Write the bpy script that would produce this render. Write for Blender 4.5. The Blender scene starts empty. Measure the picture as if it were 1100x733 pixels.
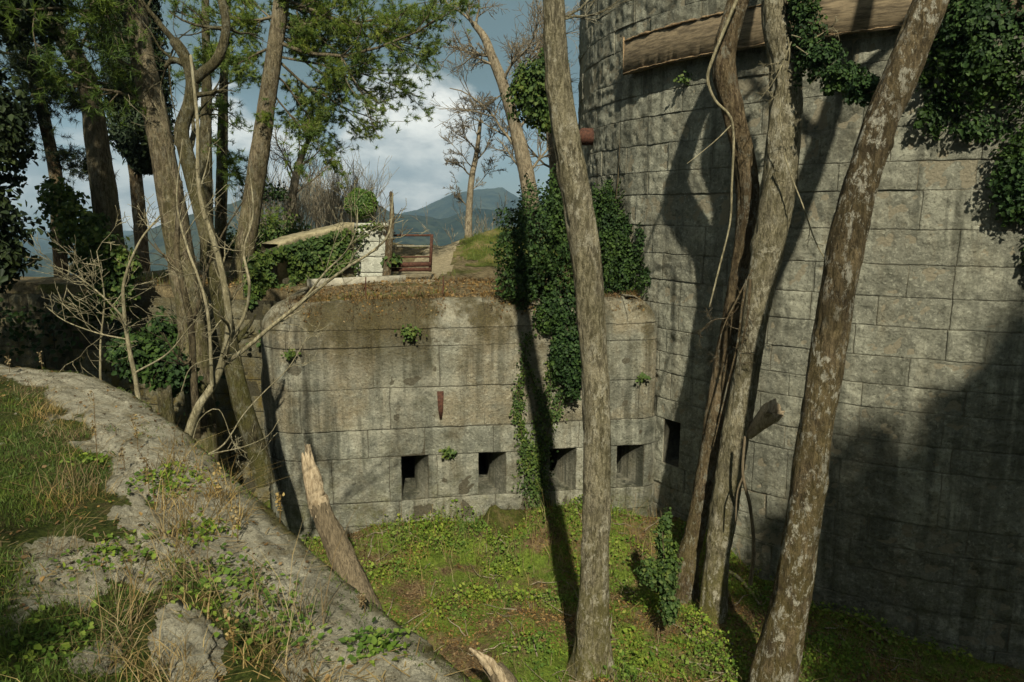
import bpy, math, random
import numpy as np
from mathutils import Vector
R = math.radians
sc = bpy.context.scene
COL = sc.collection
EYE = 1.7
PITCH = R(10.0)
FPX = 800.0
CP, SP = math.cos(PITCH), math.sin(PITCH)

# ------------------------------------------------------------------ layout helpers
def ray(px, py):
    a = (px - 550.0) / FPX; b = (366.5 - py) / FPX
    return np.array([a, CP + b * SP, -SP + b * CP])
def P(px, py, Y):
    d = ray(px, py); return np.array([0, 0, EYE]) + d * (Y / d[1])
def G(px, py, z):
    d = ray(px, py); return np.array([0, 0, EYE]) + d * ((z - EYE) / d[2])
def zc(p):
    return p[1] * CP - (p[2] - EYE) * SP

# ------------------------------------------------------------------ noise
def _h(ix, iy, iz, seed):
    n = (ix.astype(np.int64) * 374761393 + iy.astype(np.int64) * 668265263 + iz.astype(np.int64) * 2147483647 + seed * 1274126177) & 0xFFFFFFFF
    n = ((n ^ (n >> 13)) * 1274126177) & 0xFFFFFFFF
    n = (n ^ (n >> 16)) * 668265263 & 0xFFFFFFFF
    return ((n ^ (n >> 15)) & 0xFFFFFF) / float(0xFFFFFF)
def vnoise(x, y, z, seed=0):
    x, y, z = np.broadcast_arrays(np.asarray(x, float), np.asarray(y, float), np.asarray(z, float))
    ix, iy, iz = np.floor(x), np.floor(y), np.floor(z)
    fx, fy, fz = x - ix, y - iy, z - iz
    fx, fy, fz = [f * f * (3 - 2 * f) for f in (fx, fy, fz)]
    r = 0
    for dx in (0, 1):
        for dy in (0, 1):
            for dz in (0, 1):
                w = (fx if dx else 1 - fx) * (fy if dy else 1 - fy) * (fz if dz else 1 - fz)
                r = r + w * _h(ix + dx, iy + dy, iz + dz, seed)
    return r * 2 - 1
def fbm(x, y, z=0.0, seed=0, oct=4, gain=.5):
    r, a, f = 0, 1.0, 1.0
    for o in range(oct):
        r = r + a * vnoise(np.asarray(x) * f, np.asarray(y) * f, np.asarray(z) * f, seed + o * 7); a *= gain; f *= 2.03
    return r
def sstep(a, b, x):
    t = np.clip((x - a) / (b - a), 0, 1); return t * t * (3 - 2 * t)

# ------------------------------------------------------------------ mesh accumulation
class MB:
    def __init__(s): s.V = []; s.F = {3: [], 4: [], 5: [], 6: []}; s.A = {}; s.n = 0
    def add(s, V, F, **attrs):
        V = np.asarray(V, float)
        for f in (F if isinstance(F, list) else [F]):
            f = np.asarray(f, np.int64)
            if len(f): s.F[f.shape[1]].append(f + s.n)
        for k, a in attrs.items():
            s.A.setdefault(k, []).append((s.n, np.broadcast_to(np.asarray(a, float), (len(V),))))
        s.V.append(V); s.n += len(V)
    def build(s, name, mat, parent=None, smooth=False, loc=None):
        V = np.concatenate(s.V) if s.V else np.zeros((0, 3))
        if loc is not None: V = V - np.asarray(loc)
        me = bpy.data.meshes.new(name)
        me.vertices.add(len(V)); me.vertices.foreach_set('co', V.astype(np.float32).ravel())
        idx, starts, tot = [], [], 0
        for k in s.F:
            for f in s.F[k]:
                idx.append(f.ravel()); starts.append(tot + np.arange(len(f)) * k); tot += f.size
        idx = np.concatenate(idx); starts = np.concatenate(starts)
        me.loops.add(len(idx)); me.loops.foreach_set('vertex_index', idx.astype(np.int32))
        me.polygons.add(len(starts)); me.polygons.foreach_set('loop_start', starts.astype(np.int32))
        if smooth: me.polygons.foreach_set('use_smooth', np.ones(len(starts), bool))
        for k, L in s.A.items():
            a = np.zeros(len(V), np.float32)
            for o, v in L: a[o:o + len(v)] = v
            at = me.attributes.new(k, 'FLOAT', 'POINT'); at.data.foreach_set('value', a)
        me.update(calc_edges=True); me.validate()
        if mat: me.materials.append(mat)
        o = bpy.data.objects.new(name, me); COL.objects.link(o)
        if parent is not None: o.parent = parent
        elif loc is not None: o.location = loc
        return o
def tag(o, label=None, cat=None, group=None, kind=None):
    for k, v in (('label', label), ('category', cat), ('group', group), ('kind', kind)):
        if v: o[k] = v
    return o
def empty(name, loc, label, cat, group=None):
    o = bpy.data.objects.new(name, None); o.empty_display_size = .2; o.location = loc; COL.objects.link(o)
    return tag(o, label, cat, group)

def resample(pts, rad, step):
    pts = np.asarray(pts, float); rad = np.asarray(rad, float)
    if len(pts) == 2: pts = np.array([pts[0], (pts[0] + pts[1]) / 2, pts[1]]); rad = np.array([rad[0], rad.mean(), rad[1]])
    P4 = np.vstack([2 * pts[0] - pts[1], pts, 2 * pts[-1] - pts[-2]])
    r4 = np.concatenate([[rad[0]], rad, [rad[-1]]])
    out, ro = [], []
    for i in range(len(pts) - 1):
        n = max(1, int(np.linalg.norm(pts[i + 1] - pts[i]) / step))
        t = (np.arange(n) / n)[:, None]
        p0, p1, p2, p3 = P4[i:i + 4]
        out.append(.5 * (2 * p1 + (p2 - p0) * t + (2 * p0 - 5 * p1 + 4 * p2 - p3) * t**2 + (3 * p1 - p0 - 3 * p2 + p3) * t**3))
        ro.append(r4[i + 1] + (r4[i + 2] - r4[i + 1]) * t[:, 0])
    out.append(pts[-1:]); ro.append(rad[-1:])
    return np.vstack(out), np.concatenate(ro)
def frames(p):
    t = np.gradient(p, axis=0); t /= np.linalg.norm(t, axis=1)[:, None] + 1e-9
    u = np.cross(t, np.array([.31, .93, .17])); u /= np.linalg.norm(u, axis=1)[:, None] + 1e-9
    return t, u, np.cross(t, u)
def tube(mb, pts, rad, n=6, step=None, bump=0.0, seed=0, jag=0.0, flute=0.0, tint=0.0, flare=0.0):
    if step: p, r = resample(pts, rad, step)
    else: p, r = np.asarray(pts, float), np.asarray(rad, float)
    t, u, v = frames(p)
    m = len(p); th = np.arange(n) * 2 * math.pi / n
    c, s = np.cos(th), np.sin(th)
    rr = np.repeat(r[:, None], n, 1)
    if bump:
        L = np.concatenate([[0], np.cumsum(np.linalg.norm(np.diff(p, axis=0), axis=1))])
        a = fbm(c[None] * 1.3 + seed, s[None] * 1.3, L[:, None] * 1.1, seed, 2)
        b = fbm(c[None] * 5 + seed, s[None] * 5, L[:, None] * 3.5, seed + 3, 3)
        e = np.abs(fbm(c[None] * 7 + seed, s[None] * 7, L[:, None] * 1.6, seed + 9, 3, .6))
        kn = np.zeros_like(rr); kr = np.random.default_rng(seed + 77)
        if n >= 24:
            for _ in range(int(L[-1] * 1.6)):
                tk, lk, wk = kr.uniform(0, 2 * math.pi), kr.uniform(.3, L[-1]), kr.uniform(.05, .11)
                dth = np.abs((th - tk + math.pi) % (2 * math.pi) - math.pi)[None] * rr; dl = (L[:, None] - lk); q_ = np.sqrt(dth**2 + dl**2) / wk
                kn += kr.uniform(.08, .22) * np.exp(-q_**2) - .12 * np.exp(-(q_ / .35)**2)
        rr = rr * (1 + bump * (a * .9 + b * .6) - bump * .9 * sstep(.22, 0, e) + kn)
        if flare: rr = rr * (1 + flare * np.exp(-L[:, None] / .35) * (1 + .5 * np.sin(th * 4 + seed)[None]))
    q = p[:, None] + rr[..., None] * (c[None, :, None] * u[:, None] + s[None, :, None] * v[:, None])
    if jag:
        q[-1] += t[-1] * (np.abs(vnoise(th * 1.7, seed, 0, seed)) * jag * 2)[:, None]
    i = np.arange(m - 1)[:, None] * n; j = np.arange(n)[None]; j2 = (j + 1) % n
    F = np.stack([i + j, i + j2, i + n + j2, i + n + j], -1).reshape(-1, 4)
    V = q.reshape(-1, 3)
    tip = p[-1] + t[-1] * (r[-1] if not jag else -.1)
    V = np.vstack([V, tip]); k = (m - 1) * n
    T = np.stack([k + np.arange(n), k + (np.arange(n) + 1) % n, np.full(n, len(V) - 1)], -1)
    mb.add(V, [F, T], tint=tint)
    return p, r
def nrm(v): return v / (np.linalg.norm(v, axis=-1, keepdims=True) + 1e-9)

def leaves(mb, pts, nor, size, rng, spread=.7, wide=.75, tint=(0, 1), droop=.3):
    N = len(pts)
    if not N: return
    n = nrm(np.asarray(nor) + rng.normal(0, spread, (N, 3)))
    d = rng.normal(0, 1, (N, 3)); d[:, 2] -= droop * 2
    t = nrm(d - (d * n).sum(1)[:, None] * n); b = np.cross(n, t)
    L = (size * rng.uniform(.6, 1.25, N))[:, None]; w = L * wide * .5
    V = np.stack([pts, pts + t * L * .35 + b * w + n * L * .10, pts + t * L * .8 + b * w * .55 + n * L * .06, pts + t * L - n * L * .05,
                  pts + t * L * .8 - b * w * .55 + n * L * .06, pts + t * L * .35 - b * w + n * L * .10], 1).reshape(-1, 3)
    o = np.arange(N)[:, None] * 6
    F = np.vstack([o + np.array([[0, 1, 2, 3]]), o + np.array([[0, 3, 4, 5]])])
    mb.add(V, F, tint=np.repeat(rng.uniform(tint[0], tint[1], N), 6))
def blades(mb, pts, h, w, rng, lean=.4, tint=(0, 1), dirn=None):
    N = len(pts)
    if not N: return
    a = rng.uniform(0, 2 * math.pi, N)
    s = np.stack([np.cos(a), np.sin(a), np.zeros(N)], 1)
    l = rng.normal(0, lean, (N, 3)); l[:, 2] = 0
    if dirn is not None: l = l + np.asarray(dirn)
    H = (h * rng.uniform(.45, 1.3, N))[:, None]; up = np.array([0, 0, 1.0])
    W = (w * rng.uniform(.6, 1.2, N))[:, None]
    mid = pts + up * H * .55 + l * H * .3; tip = pts + (up * .9 + l) * H
    V = np.stack([pts - s * W, pts + s * W, mid + s * W * .7, mid - s * W * .7, tip], 1).reshape(-1, 3)
    o = np.arange(N)[:, None] * 5
    mb.add(V, [o + np.array([[0, 1, 2, 3]]), o + np.array([[3, 2, 4]])], tint=np.repeat(rng.uniform(tint[0], tint[1], N), 5))
def needles(mb, pts, dirs, rng, K=22, L=.13, w=.006, tint=(0, 1), spread=.75):
    N = len(pts)
    if not N: return
    d = nrm(np.repeat(dirs, K, 0) + rng.normal(0, spread, (N * K, 3)))
    p = np.repeat(pts, K, 0) - np.repeat(dirs, K, 0) * rng.uniform(0, .12, (N * K, 1))
    s = nrm(np.cross(d, rng.normal(0, 1, (N * K, 3)))) * w
    Lr = L * rng.uniform(.6, 1.15, (N * K, 1))
    V = np.stack([p - s, p + s, p + d * Lr], 1).reshape(-1, 3)
    o = np.arange(N * K)[:, None] * 3
    mb.add(V, o + np.array([[0, 1, 2]]), tint=np.repeat(np.repeat(rng.uniform(tint[0], tint[1], N), K), 3))

def grow(mb, p0, d, length, r, level, rng, tips, up=.06, wob=.22, kids=(5, 4, 4), ratio=.55, spread=.9, sides=5, thin=.004, shade=0.0):
    n = max(4, int(length / .22)) if level else max(5, int(length / .3))
    n = min(n, 14)
    p = np.array(p0, float); d = nrm(np.array(d, float)); pts = [p.copy()]
    dirs = [d.copy()]
    for i in range(n):
        d = nrm(d + rng.normal(0, wob, 3) + np.array([0, 0, up])); p = p + d * length / n
        pts.append(p.copy()); dirs.append(d.copy())
    rr = np.linspace(r, max(thin, r * .28), n + 1)
    tube(mb, pts, rr, sides if level == 0 else max(3, sides - level), tint=shade)
    if level >= len(kids):
        tips.append((pts[-1], dirs[-1])); tips.append((pts[n // 2], dirs[n // 2])); return
    for k in range(kids[level]):
        i = int(rng.uniform(.25, 1.0) * n); i = min(max(i, 1), n)
        cd = nrm(dirs[i] + nrm(rng.normal(0, 1, 3)) * spread)
        grow(mb, pts[i], cd, length * ratio * rng.uniform(.6, 1.2), max(thin, rr[i] * .62), level + 1, rng, tips, up, wob, kids, ratio, spread, sides, thin, shade)
    tips.append((pts[-1], dirs[-1]))

# ------------------------------------------------------------------ materials
class NT:
    def __init__(s, name, world=False):
        if world: s.m = bpy.data.worlds.new(name)
        else: s.m = bpy.data.materials.new(name)
        s.m.use_nodes = True; s.t = s.m.node_tree; s.t.nodes.clear()
    def n(s, typ, ins=None, **props):
        x = s.t.nodes.new(typ)
        for k, v in props.items(): setattr(x, k, v)
        for k, v in (ins or {}).items():
            i = x.inputs[k]
            if isinstance(v, bpy.types.NodeSocket): s.t.links.new(v, i)
            else: i.default_value = v
        return x
    def math(s, op, a, b=0.0, c=0.0, clamp=False):
        return s.n('ShaderNodeMath', {0: a, 1: b, 2: c}, operation=op, use_clamp=clamp).outputs[0]
    def mix(s, f, a, b, mode='MIX'):
        x = s.t.nodes.new('ShaderNodeMix'); x.data_type = 'RGBA'; x.blend_type = mode; x.clamp_factor = True
        for i, v in ((0, f), (6, a), (7, b)):
            if isinstance(v, bpy.types.NodeSocket): s.t.links.new(v, x.inputs[i])
            else: x.inputs[i].default_value = v if i == 0 else (*v, 1)[:4]
        return x.outputs[2]
    def noise(s, vec, scale, detail=4, rough=.55, dist=0.0):
        return s.n('ShaderNodeTexNoise', {'Vector': vec, 'Scale': scale, 'Detail': detail, 'Roughness': rough, 'Distortion': dist}).outputs[0]
    def map(s, vec, scale=(1, 1, 1), loc=(0, 0, 0)):
        return s.n('ShaderNodeMapping', {'Vector': vec, 'Scale': scale, 'Location': loc}).outputs[0]
    def ramp(s, f, lo, hi):
        return s.n('ShaderNodeMapRange', {'Value': f, 'From Min': lo, 'From Max': hi}, interpolation_type='SMOOTHSTEP').outputs[0]
    def attr(s, name): return s.n('ShaderNodeAttribute', attribute_name=name).outputs['Fac']
    def pos(s): return s.n('ShaderNodeNewGeometry').outputs['Position']
    def bump(s, h, strength=.5, dist=.02, normal=None):
        ins = {'Height': h, 'Strength': strength, 'Distance': dist}
        if normal is not None: ins['Normal'] = normal
        return s.n('ShaderNodeBump', ins).outputs[0]
    def out(s, col, rough=.9, normal=None, spec=.2, trans=0.0):
        ins = {'Base Color': col if isinstance(col, bpy.types.NodeSocket) else (*col, 1), 'Roughness': rough, 'Specular IOR Level': spec}
        if normal is not None: ins['Normal'] = normal
        b = s.n('ShaderNodeBsdfPrincipled', ins).outputs[0]
        if trans:
            t = s.n('ShaderNodeBsdfTranslucent', {'Color': ins['Base Color']}).outputs[0]
            b = s.n('ShaderNodeMixShader', {0: trans, 1: b, 2: t}).outputs[0]
        s.n('ShaderNodeOutputMaterial', {'Surface': b}); return s.m

def stone_mat(name, lo, hi, mortar, moss=(.10, .10, .025), moss_amt=.5, streak=.6, plaster=None, rust=.3, fine=1.0, mossz=(-4.2, -2.2)):
    s = NT(name); p = s.pos()
    big = s.noise(p, .9, 5, .6); mid = s.noise(p, 5, 6, .65); fin = s.noise(p, 38, 5, .7)
    tint = s.attr('tint')
    c = s.mix(s.ramp(mid, .3, .72), lo, hi)
    c = s.mix(s.math('MULTIPLY', tint, .40), c, tuple(x * 1.15 for x in hi))
    c = s.mix(s.ramp(big, .62, .38), c, s.mix(.55, c, tuple(x * .55 for x in lo)))
    if plaster:
        pl = s.attr('plaster')
        c = s.mix(s.math('MULTIPLY', pl, s.ramp(s.noise(p, 2.2, 6, .7), .25, .6)), c, plaster)
    sp = s.noise(p, 19, 6, .72, .3)
    c = s.mix(s.math('MULTIPLY', s.ramp(sp,   .52, .66), .50 * fine), c, tuple(x * .42 for x in lo))
    c = s.mix(s.math('MULTIPLY', s.ramp(sp, .46, .36), .45 * fine), c, tuple(min(1, x * 1.3) for x in hi))
    if plaster:
        c = s.mix(s.math('MULTIPLY', s.ramp(s.noise(s.map(p, (1, 1, 1.2), (7, 3, 5)), 1.25, 7, .68), .50, .62), .55), c, (.47, .45, .375))
        c = s.mix(s.math('MULTIPLY', s.ramp(s.noise(s.map(p, (1, 1, 1.2), (2, 9, 5)), 1.6, 7, .68), .52, .66), .5), c, (.15, .13, .085))
    # pits and lichen
    c = s.mix(s.math('MULTIPLY', s.ramp(fin, .56, .7), .75 * fine), c, tuple(x * .30 for x in lo))
    c = s.mix(s.math('MULTIPLY', s.ramp(s.noise(p, 13, 5, .75), .60, .70), .5), c, tuple(min(1, x * 1.35) for x in hi))
    # ochre iron staining
    c = s.mix(s.math('MULTIPLY', s.ramp(s.noise(s.map(p, (1.6, 1.6, .5), (3, 7, 1)), 1.6, 6, .7), .46, .80), rust), c, (.22, .16, .085))
    # water streaks: vertical dark biofilm
    st = s.noise(s.map(p, (3.2, 3.2, .16)), 1.0, 6, .62)
    st2 = s.noise(s.map(p, (11, 11, .5)), 1.0, 4, .6)
    k = s.math('MULTIPLY', s.ramp(s.math('ADD', st, s.math('MULTIPLY', st2, .3)), .58, .76), s.ramp(big, .34, .56))
    c = s.mix(s.math('MULTIPLY', k, streak), c, (.035, .038, .030))
    zz = s.n('ShaderNodeSeparateXYZ', {0: p}).outputs[2]
    if plaster:
        tg = s.math('MULTIPLY', s.ramp(s.math('ADD', zz, s.math('MULTIPLY', mid, 1.0)), -.95, .35), s.ramp(s.math('ADD', s.noise(s.map(p, (1, 1, .6), (5.3, 0, 2)), 1.15, 8, .72), s.math('MULTIPLY', s.ramp(s.math('ABSOLUTE', s.math('ADD', s.n('ShaderNodeSeparateXYZ', {0: p}).outputs[0], 2.2)), 1.4, .3), .17)), .46, .60))
        c = s.mix(s.math('MULTIPLY', tg, .85), c, s.mix(s.ramp(fin, .4, .6), (.045, .036, .016), (.105, .082, .036)))
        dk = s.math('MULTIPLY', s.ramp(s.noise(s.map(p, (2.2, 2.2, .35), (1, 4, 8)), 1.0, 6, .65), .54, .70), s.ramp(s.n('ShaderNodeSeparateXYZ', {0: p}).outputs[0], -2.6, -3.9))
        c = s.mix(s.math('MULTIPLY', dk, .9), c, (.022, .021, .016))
    mz = s.ramp(s.math('ADD', zz, s.math('MULTIPLY', mid, 1.6)), mossz[1] + .8, mossz[0] + .8)
    mm = s.math('MULTIPLY', s.ramp(s.noise(p, 3.3, 8, .75), .40, .70), moss_amt)
    c = s.mix(s.math('MULTIPLY', s.math('ADD', s.math('MULTIPLY', mz, .9), .18), mm), c, moss)
    c = s.mix(s.math('MULTIPLY', s.attr('joint'), .85), c, mortar)
    n1 = s.bump(s.noise(p, 9, 8, .78), .8, .09)
    vor = s.n('ShaderNodeTexVoronoi', {'Vector': p, 'Scale': 26.0}, feature='SMOOTH_F1').outputs[0]
    n2 = s.bump(s.math('SUBTRACT', s.math('ADD', s.math('MULTIPLY', fin, .6), s.math('MULTIPLY', vor, .4)), s.math('MULTIPLY', sp, 1.2)), .9 * fine, .05, n1)
    return s.out(c, .92, n2, .15)

def bark_mat(name, a, b, lichen=(.36, .36, .30), lich=.6, moss=(.11, .10, .022), moss_amt=.6, mossz=(-4.4, -1.5), scale=1.0, ridge=.9):
    s = NT(name); p = s.pos()
    r = s.noise(s.map(p, (28 * scale, 28 * scale, 7.5 * scale)), 1, 7, .72, .5)
    f = s.noise(s.map(p, (70, 70, 22)), 1, 3, .6)
    c = s.mix(s.ramp(r, .40, .60), tuple(x * .7 for x in a), tuple(x * 1.2 for x in b))
    c = s.mix(s.math('MULTIPLY', s.ramp(s.noise(s.map(p, (11, 11, 5), (2, 5, 1)), 1, 6, .75), .50, .62), .6), c, tuple(x * .75 for x in a))
    c = s.mix(s.math('MULTIPLY', s.ramp(s.noise(p, 2.2, 4, .6), .4, .65), .45), c, tuple(x * .6 for x in b))
    zn = s.noise(s.map(p, (.8, .8, 1.1), (2, 8, 3)), 1.0, 5, .65)
    c = s.mix(s.ramp(zn, .50, .66), c, s.mix(.55, c, tuple(x * .45 for x in a))); c = s.mix(s.ramp(zn, .46, .33), c, s.mix(.5, c, tuple(min(1, x * 1.55) for x in b)))
    c = s.mix(s.math('MULTIPLY', s.ramp(s.noise(p, 60, 4, .7), .5, .62), .5), c, tuple(x * .5 for x in a))
    zz = s.n('ShaderNodeSeparateXYZ', {0: p}).outputs[2]
    mz = s.ramp(s.math('ADD', zz, s.math('MULTIPLY', s.noise(p, 3, 4), 2.0)), mossz[1] + 1, mossz[0] + 1)
    mk_ = s.math('MULTIPLY', s.math('ADD', s.math('MULTIPLY', mz, .8), .22), s.ramp(s.noise(s.map(p, (5, 5, 2.2)), 1, 6, .7), .36, .6))
    c = s.mix(s.math('MULTIPLY', mk_, moss_amt), c, moss)
    lm = s.math('MULTIPLY', s.ramp(s.noise(s.map(p, (9, 9, 5.5), (4, 2, 9)), 1, 8, .8, .2), .515, .585), s.ramp(s.noise(s.map(p, (1, 1, .8)), 1.1, 3), .30, .5))
    c = s.mix(s.math('MULTIPLY', lm, lich), c, s.mix(s.ramp(f, .3, .7), tuple(x * .65 for x in lichen), lichen))
    n = s.bump(s.math('ADD', r, s.math('MULTIPLY', f, .35)), ridge, .09)
    return s.out(c, .93, n, .1)

def leaf_mat(name, cols, rough=.5, spec=.35, trans=.25):
    s = NT(name); t = s.attr('tint'); p = s.pos()
    cr = s.n('ShaderNodeValToRGB', {0: t}); e = cr.color_ramp.elements
    for i in range(1, len(cols) - 1): e.new(i / (len(cols) - 1))
    for i, c in enumerate(cols): e[i].position = i / (len(cols) - 1); e[i].color = (*c, 1)
    c = s.mix(s.ramp(s.noise(p, 1.6, 3), .4, .6), cr.outputs[0], s.mix(1.0, cr.outputs[0], (1.25, 1.15, .8), 'MULTIPLY'))
    return s.out(c, rough, None, spec, trans)

def rock_mat():
    s = NT('limestone_bedrock'); p = s.pos()
    rk = s.attr('rock')
    q = s.map(s.n('ShaderNodeVectorRotate', {'Vector': p, 'Angle': R(-52)}, rotation_type='Z_AXIS').outputs[0], (9, 2.2, 6))
    a = s.noise(q, 1.0, 8, .72, .5); f = s.noise(p, 55, 5, .7); m = s.noise(p, 4.5, 6, .7)
    c = s.mix(s.ramp(a, .34, .64), (.24, .222, .17), (.47, .44, .355))
    c = s.mix(s.math('MULTIPLY', s.ramp(f, .57, .68), .7), c, (.05, .048, .04))
    c = s.mix(s.math('MULTIPLY', s.ramp(s.noise(p, 17, 6, .75), .58, .68), .45), c, (.095, .088, .06))
    c = s.mix(s.math('MULTIPLY', s.ramp(s.noise(p, 7, 6, .75), .58, .68), .45), c, (.50, .48, .42))
    c = s.mix(s.math('MULTIPLY', s.ramp(m, .50, .66), .55), c, (.13, .105, .045))
    soil = s.mix(s.ramp(s.noise(p, 14, 6, .7), .35, .65), (.055, .045, .022), (.13, .11, .05))
    soil = s.mix(s.ramp(s.noise(p, 2.5, 5, .65), .34, .52), soil, s.mix(s.ramp(s.noise(p, 30, 4, .7), .35, .65), (.03, .042, .010), (.075, .095, .022)))
    edge = s.ramp(s.math('ADD', rk, s.math('MULTIPLY', s.math('SUBTRACT', s.noise(p, 22, 5, .7), .5), .7)), .35, .6)
    c = s.mix(edge, soil, c)
    c = s.mix(s.math('MULTIPLY', s.attr('rim'), s.ramp(s.noise(p, 6, 5), .3, .55)), c, (.075, .068, .018))
    pit = s.noise(s.map(q, (1.6, 2.6, 2)), 1.0, 7, .75, .4)
    c = s.mix(s.math('MULTIPLY', s.math('MULTIPLY', s.ramp(pit, .585, .66), edge), .85), c, (.035, .032, .022))
    lit = s.noise(p, 38, 5, .75)
    c = s.mix(s.math('MULTIPLY', s.ramp(lit, .57, .66), .45), c, (.15, .10, .05))
    n1 = s.bump(s.math('SUBTRACT', a, pit), 1.0, .09); n2 = s.bump(s.math('ADD', f, s.noise(p, 24, 7, .8)), 1.0, .035, n1)
    return s.out(c, .93, n2, .1)

def soil_mat(name, dark, lite, green, gsc=1.4, glo=.46, ghi=.58):
    s = NT(name); p = s.pos()
    m = s.noise(p, 9, 7, .72); f = s.noise(p, 45, 4, .7)
    c = s.mix(s.ramp(m, .35, .66), dark, lite)
    c = s.mix(s.math('MULTIPLY', s.ramp(f, .56, .66), .6), c, tuple(min(1, x * 1.7) for x in lite))
    g = s.mix(s.ramp(s.noise(p, 20, 5), .35, .65), tuple(x * .55 for x in green), green)
    c = s.mix(s.ramp(s.math('ADD', s.noise(p, gsc, 5, .65), s.math('MULTIPLY', f, .12)), glo + .06, ghi + .06), c, g)
    n = s.bump(s.math('ADD', m, f), .9, .06)
    return s.out(c, .95, n, .08)

def plain_mat(name, a, b, scale=12, rough=.8, bump=.4, metal=0.0, stretch=(1, 1, 1)):
    s = NT(name); p = s.map(s.pos(), stretch)
    m = s.noise(p, scale, 6, .7); f = s.noise(p, scale * 5, 4, .7)
    c = s.mix(s.ramp(m, .35, .65), a, b)
    c = s.mix(s.math('MULTIPLY', s.ramp(f, .55, .68), .5), c, tuple(x * .4 for x in a))
    return s.out(c, rough, s.bump(s.math('ADD', m, s.math('MULTIPLY', f, .5)), bump, .02), .25)

M = {}
M['tower'] = stone_mat('tower_limestone', (.24, .24, .20), (.48, .475, .395), (.31, .275, .205), streak=.6, rust=.40)
M['gallery'] = stone_mat('gallery_masonry', (.235, .24, .205), (.45, .445, .375), (.09, .078, .055), plaster=(.315, .275, .20), streak=.6, rust=.45, moss_amt=.7, mossz=(-4.0, -2.4))
M['mossy'] = stone_mat('mossy_masonry', (.12, .11, .075), (.26, .245, .18), (.05, .045, .03), moss=(.16, .115, .022), moss_amt=.95, streak=.5, rust=.75, mossz=(-3, 1.0))
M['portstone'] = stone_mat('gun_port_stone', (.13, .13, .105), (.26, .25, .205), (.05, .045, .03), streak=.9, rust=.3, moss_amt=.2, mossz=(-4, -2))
M['white'] = stone_mat('pale_pillar_stone', (.40, .41, .36), (.58, .58, .52), (.30, .29, .25), moss_amt=.15, streak=.25, rust=.15, fine=.18)
M['bark'] = bark_mat('grey_bark', (.115, .10, .068), (.26, .23, .165), lichen=(.42, .39, .31), lich=.9, moss_amt=.75)
M['barkdark'] = bark_mat('brown_bark', (.075, .052, .032), (.165, .125, .080), lich=.45, moss_amt=.35)
M['barkpatch'] = bark_mat('lichen_bark', (.062, .048, .030), (.150, .115, .070), lichen=(.42, .40, .34), lich=.9, moss=(.095, .078, .027), moss_amt=.6, mossz=(-4, 2.5))
M['barkpine'] = bark_mat('pine_bark', (.085, .066, .045), (.20, .165, .115), lich=.2, moss=(.10, .105, .025), moss_amt=.5, mossz=(-2, 4), scale=.7)
M['barkmoss'] = bark_mat('mossy_bark', (.05, .043, .027), (.13, .112, .07), lich=.3, moss=(.075, .072, .020), moss_amt=.75, mossz=(-2, 5))
M['twig'] = bark_mat('pale_twig_bark', (.15, .13, .085), (.29, .255, .175), lich=.2, moss=(.12, .12, .04), moss_amt=.5, mossz=(-4, 0), ridge=.3)
M['twigdark'] = bark_mat('dark_twig_bark', (.035, .028, .02), (.085, .068, .045), lich=.1, moss_amt=.3, ridge=.3)
M['bare'] = bark_mat('bare_tree_bark', (.135, .108, .075), (.25, .21, .155), lich=.2, moss_amt=.1, ridge=.3)
M['wood'] = plain_mat('broken_pale_wood', (.20, .15, .095), (.44, .355, .25), 8, .85, .8, stretch=(4, 4, .8))
M['rotwood'] = plain_mat('weathered_dead_wood', (.075, .058, .037), (.19, .15, .10), 11, .9, .8, stretch=(4, 4, .7))
M['rust'] = plain_mat('rusty_iron', (.034, .015, .011), (.095, .040, .026), 20, .85, .4)
M['ledge'] = plain_mat('rust_stained_ledge', (.075, .058, .039), (.20, .155, .102), 5.0, .92, .35, stretch=(.7, .7, 5))
M['ledgetop'] = plain_mat('broken_ledge_edge', (.12, .075, .042), (.30, .215, .13), 12, .95, 1.0)
M['dark'] = plain_mat('recess_shade_stone', (.03, .029, .024), (.07, .066, .05), 9, .95, .6)  # near-black colour stands in for shade deep inside the loophole
M['concrete'] = plain_mat('worn_concrete', (.20, .185, .15), (.36, .34, .285), 5, .92, .6)
M['coping'] = plain_mat('pale_coping', (.15, .13, .075), (.34, .295, .195), 4, .93, .7)
M['rock'] = rock_mat()
M['ditch'] = soil_mat('ditch_soil', (.060, .040, .022), (.19, .135, .075), (.145, .20, .032), 1.3, .41, .54)
M['terrace'] = soil_mat('terrace_soil', (.075, .058, .034), (.205, .165, .098), (.10, .105, .032), 1.0, .50, .66)
M['path'] = soil_mat('trodden_path', (.21, .175, .115), (.34, .29, .20), (.12, .12, .045), 1.2, .60, .75)
M['mound'] = soil_mat('grassy_mound', (.12, .098, .045), (.215, .18, .085), (.10, .125, .026), 1.3, .36, .55)
M['moundmoss'] = soil_mat('mossy_earth', (.06, .048, .022), (.15, .12, .055), (.075, .085, .02), 3.0, .36, .55)
M['valley'] = soil_mat('valley_ground', (.03, .035, .018), (.055, .06, .03), (.03, .045, .018), .01)
_h_ = NT('wooded_hills'); _p_ = _h_.map(_h_.pos(), (.004, .004, .006)); _c_ = _h_.mix(_h_.ramp(_h_.noise(_p_, 1.5, 7, .65), .36, .62), (.012, .022, .016), (.050, .058, .036))
_c_ = _h_.mix(_h_.ramp(_h_.noise(_p_, 14, 5, .7), .48, .6), _c_, (.010, .016, .012)); M['hills'] = _h_.out(_c_, .95, None, .05)
M['ivy'] = leaf_mat('ivy_leaf', [(.010, .022, .009), (.017, .038, .012), (.026, .056, .016), (.044, .080, .024)], .62, .18, .18)
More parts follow.
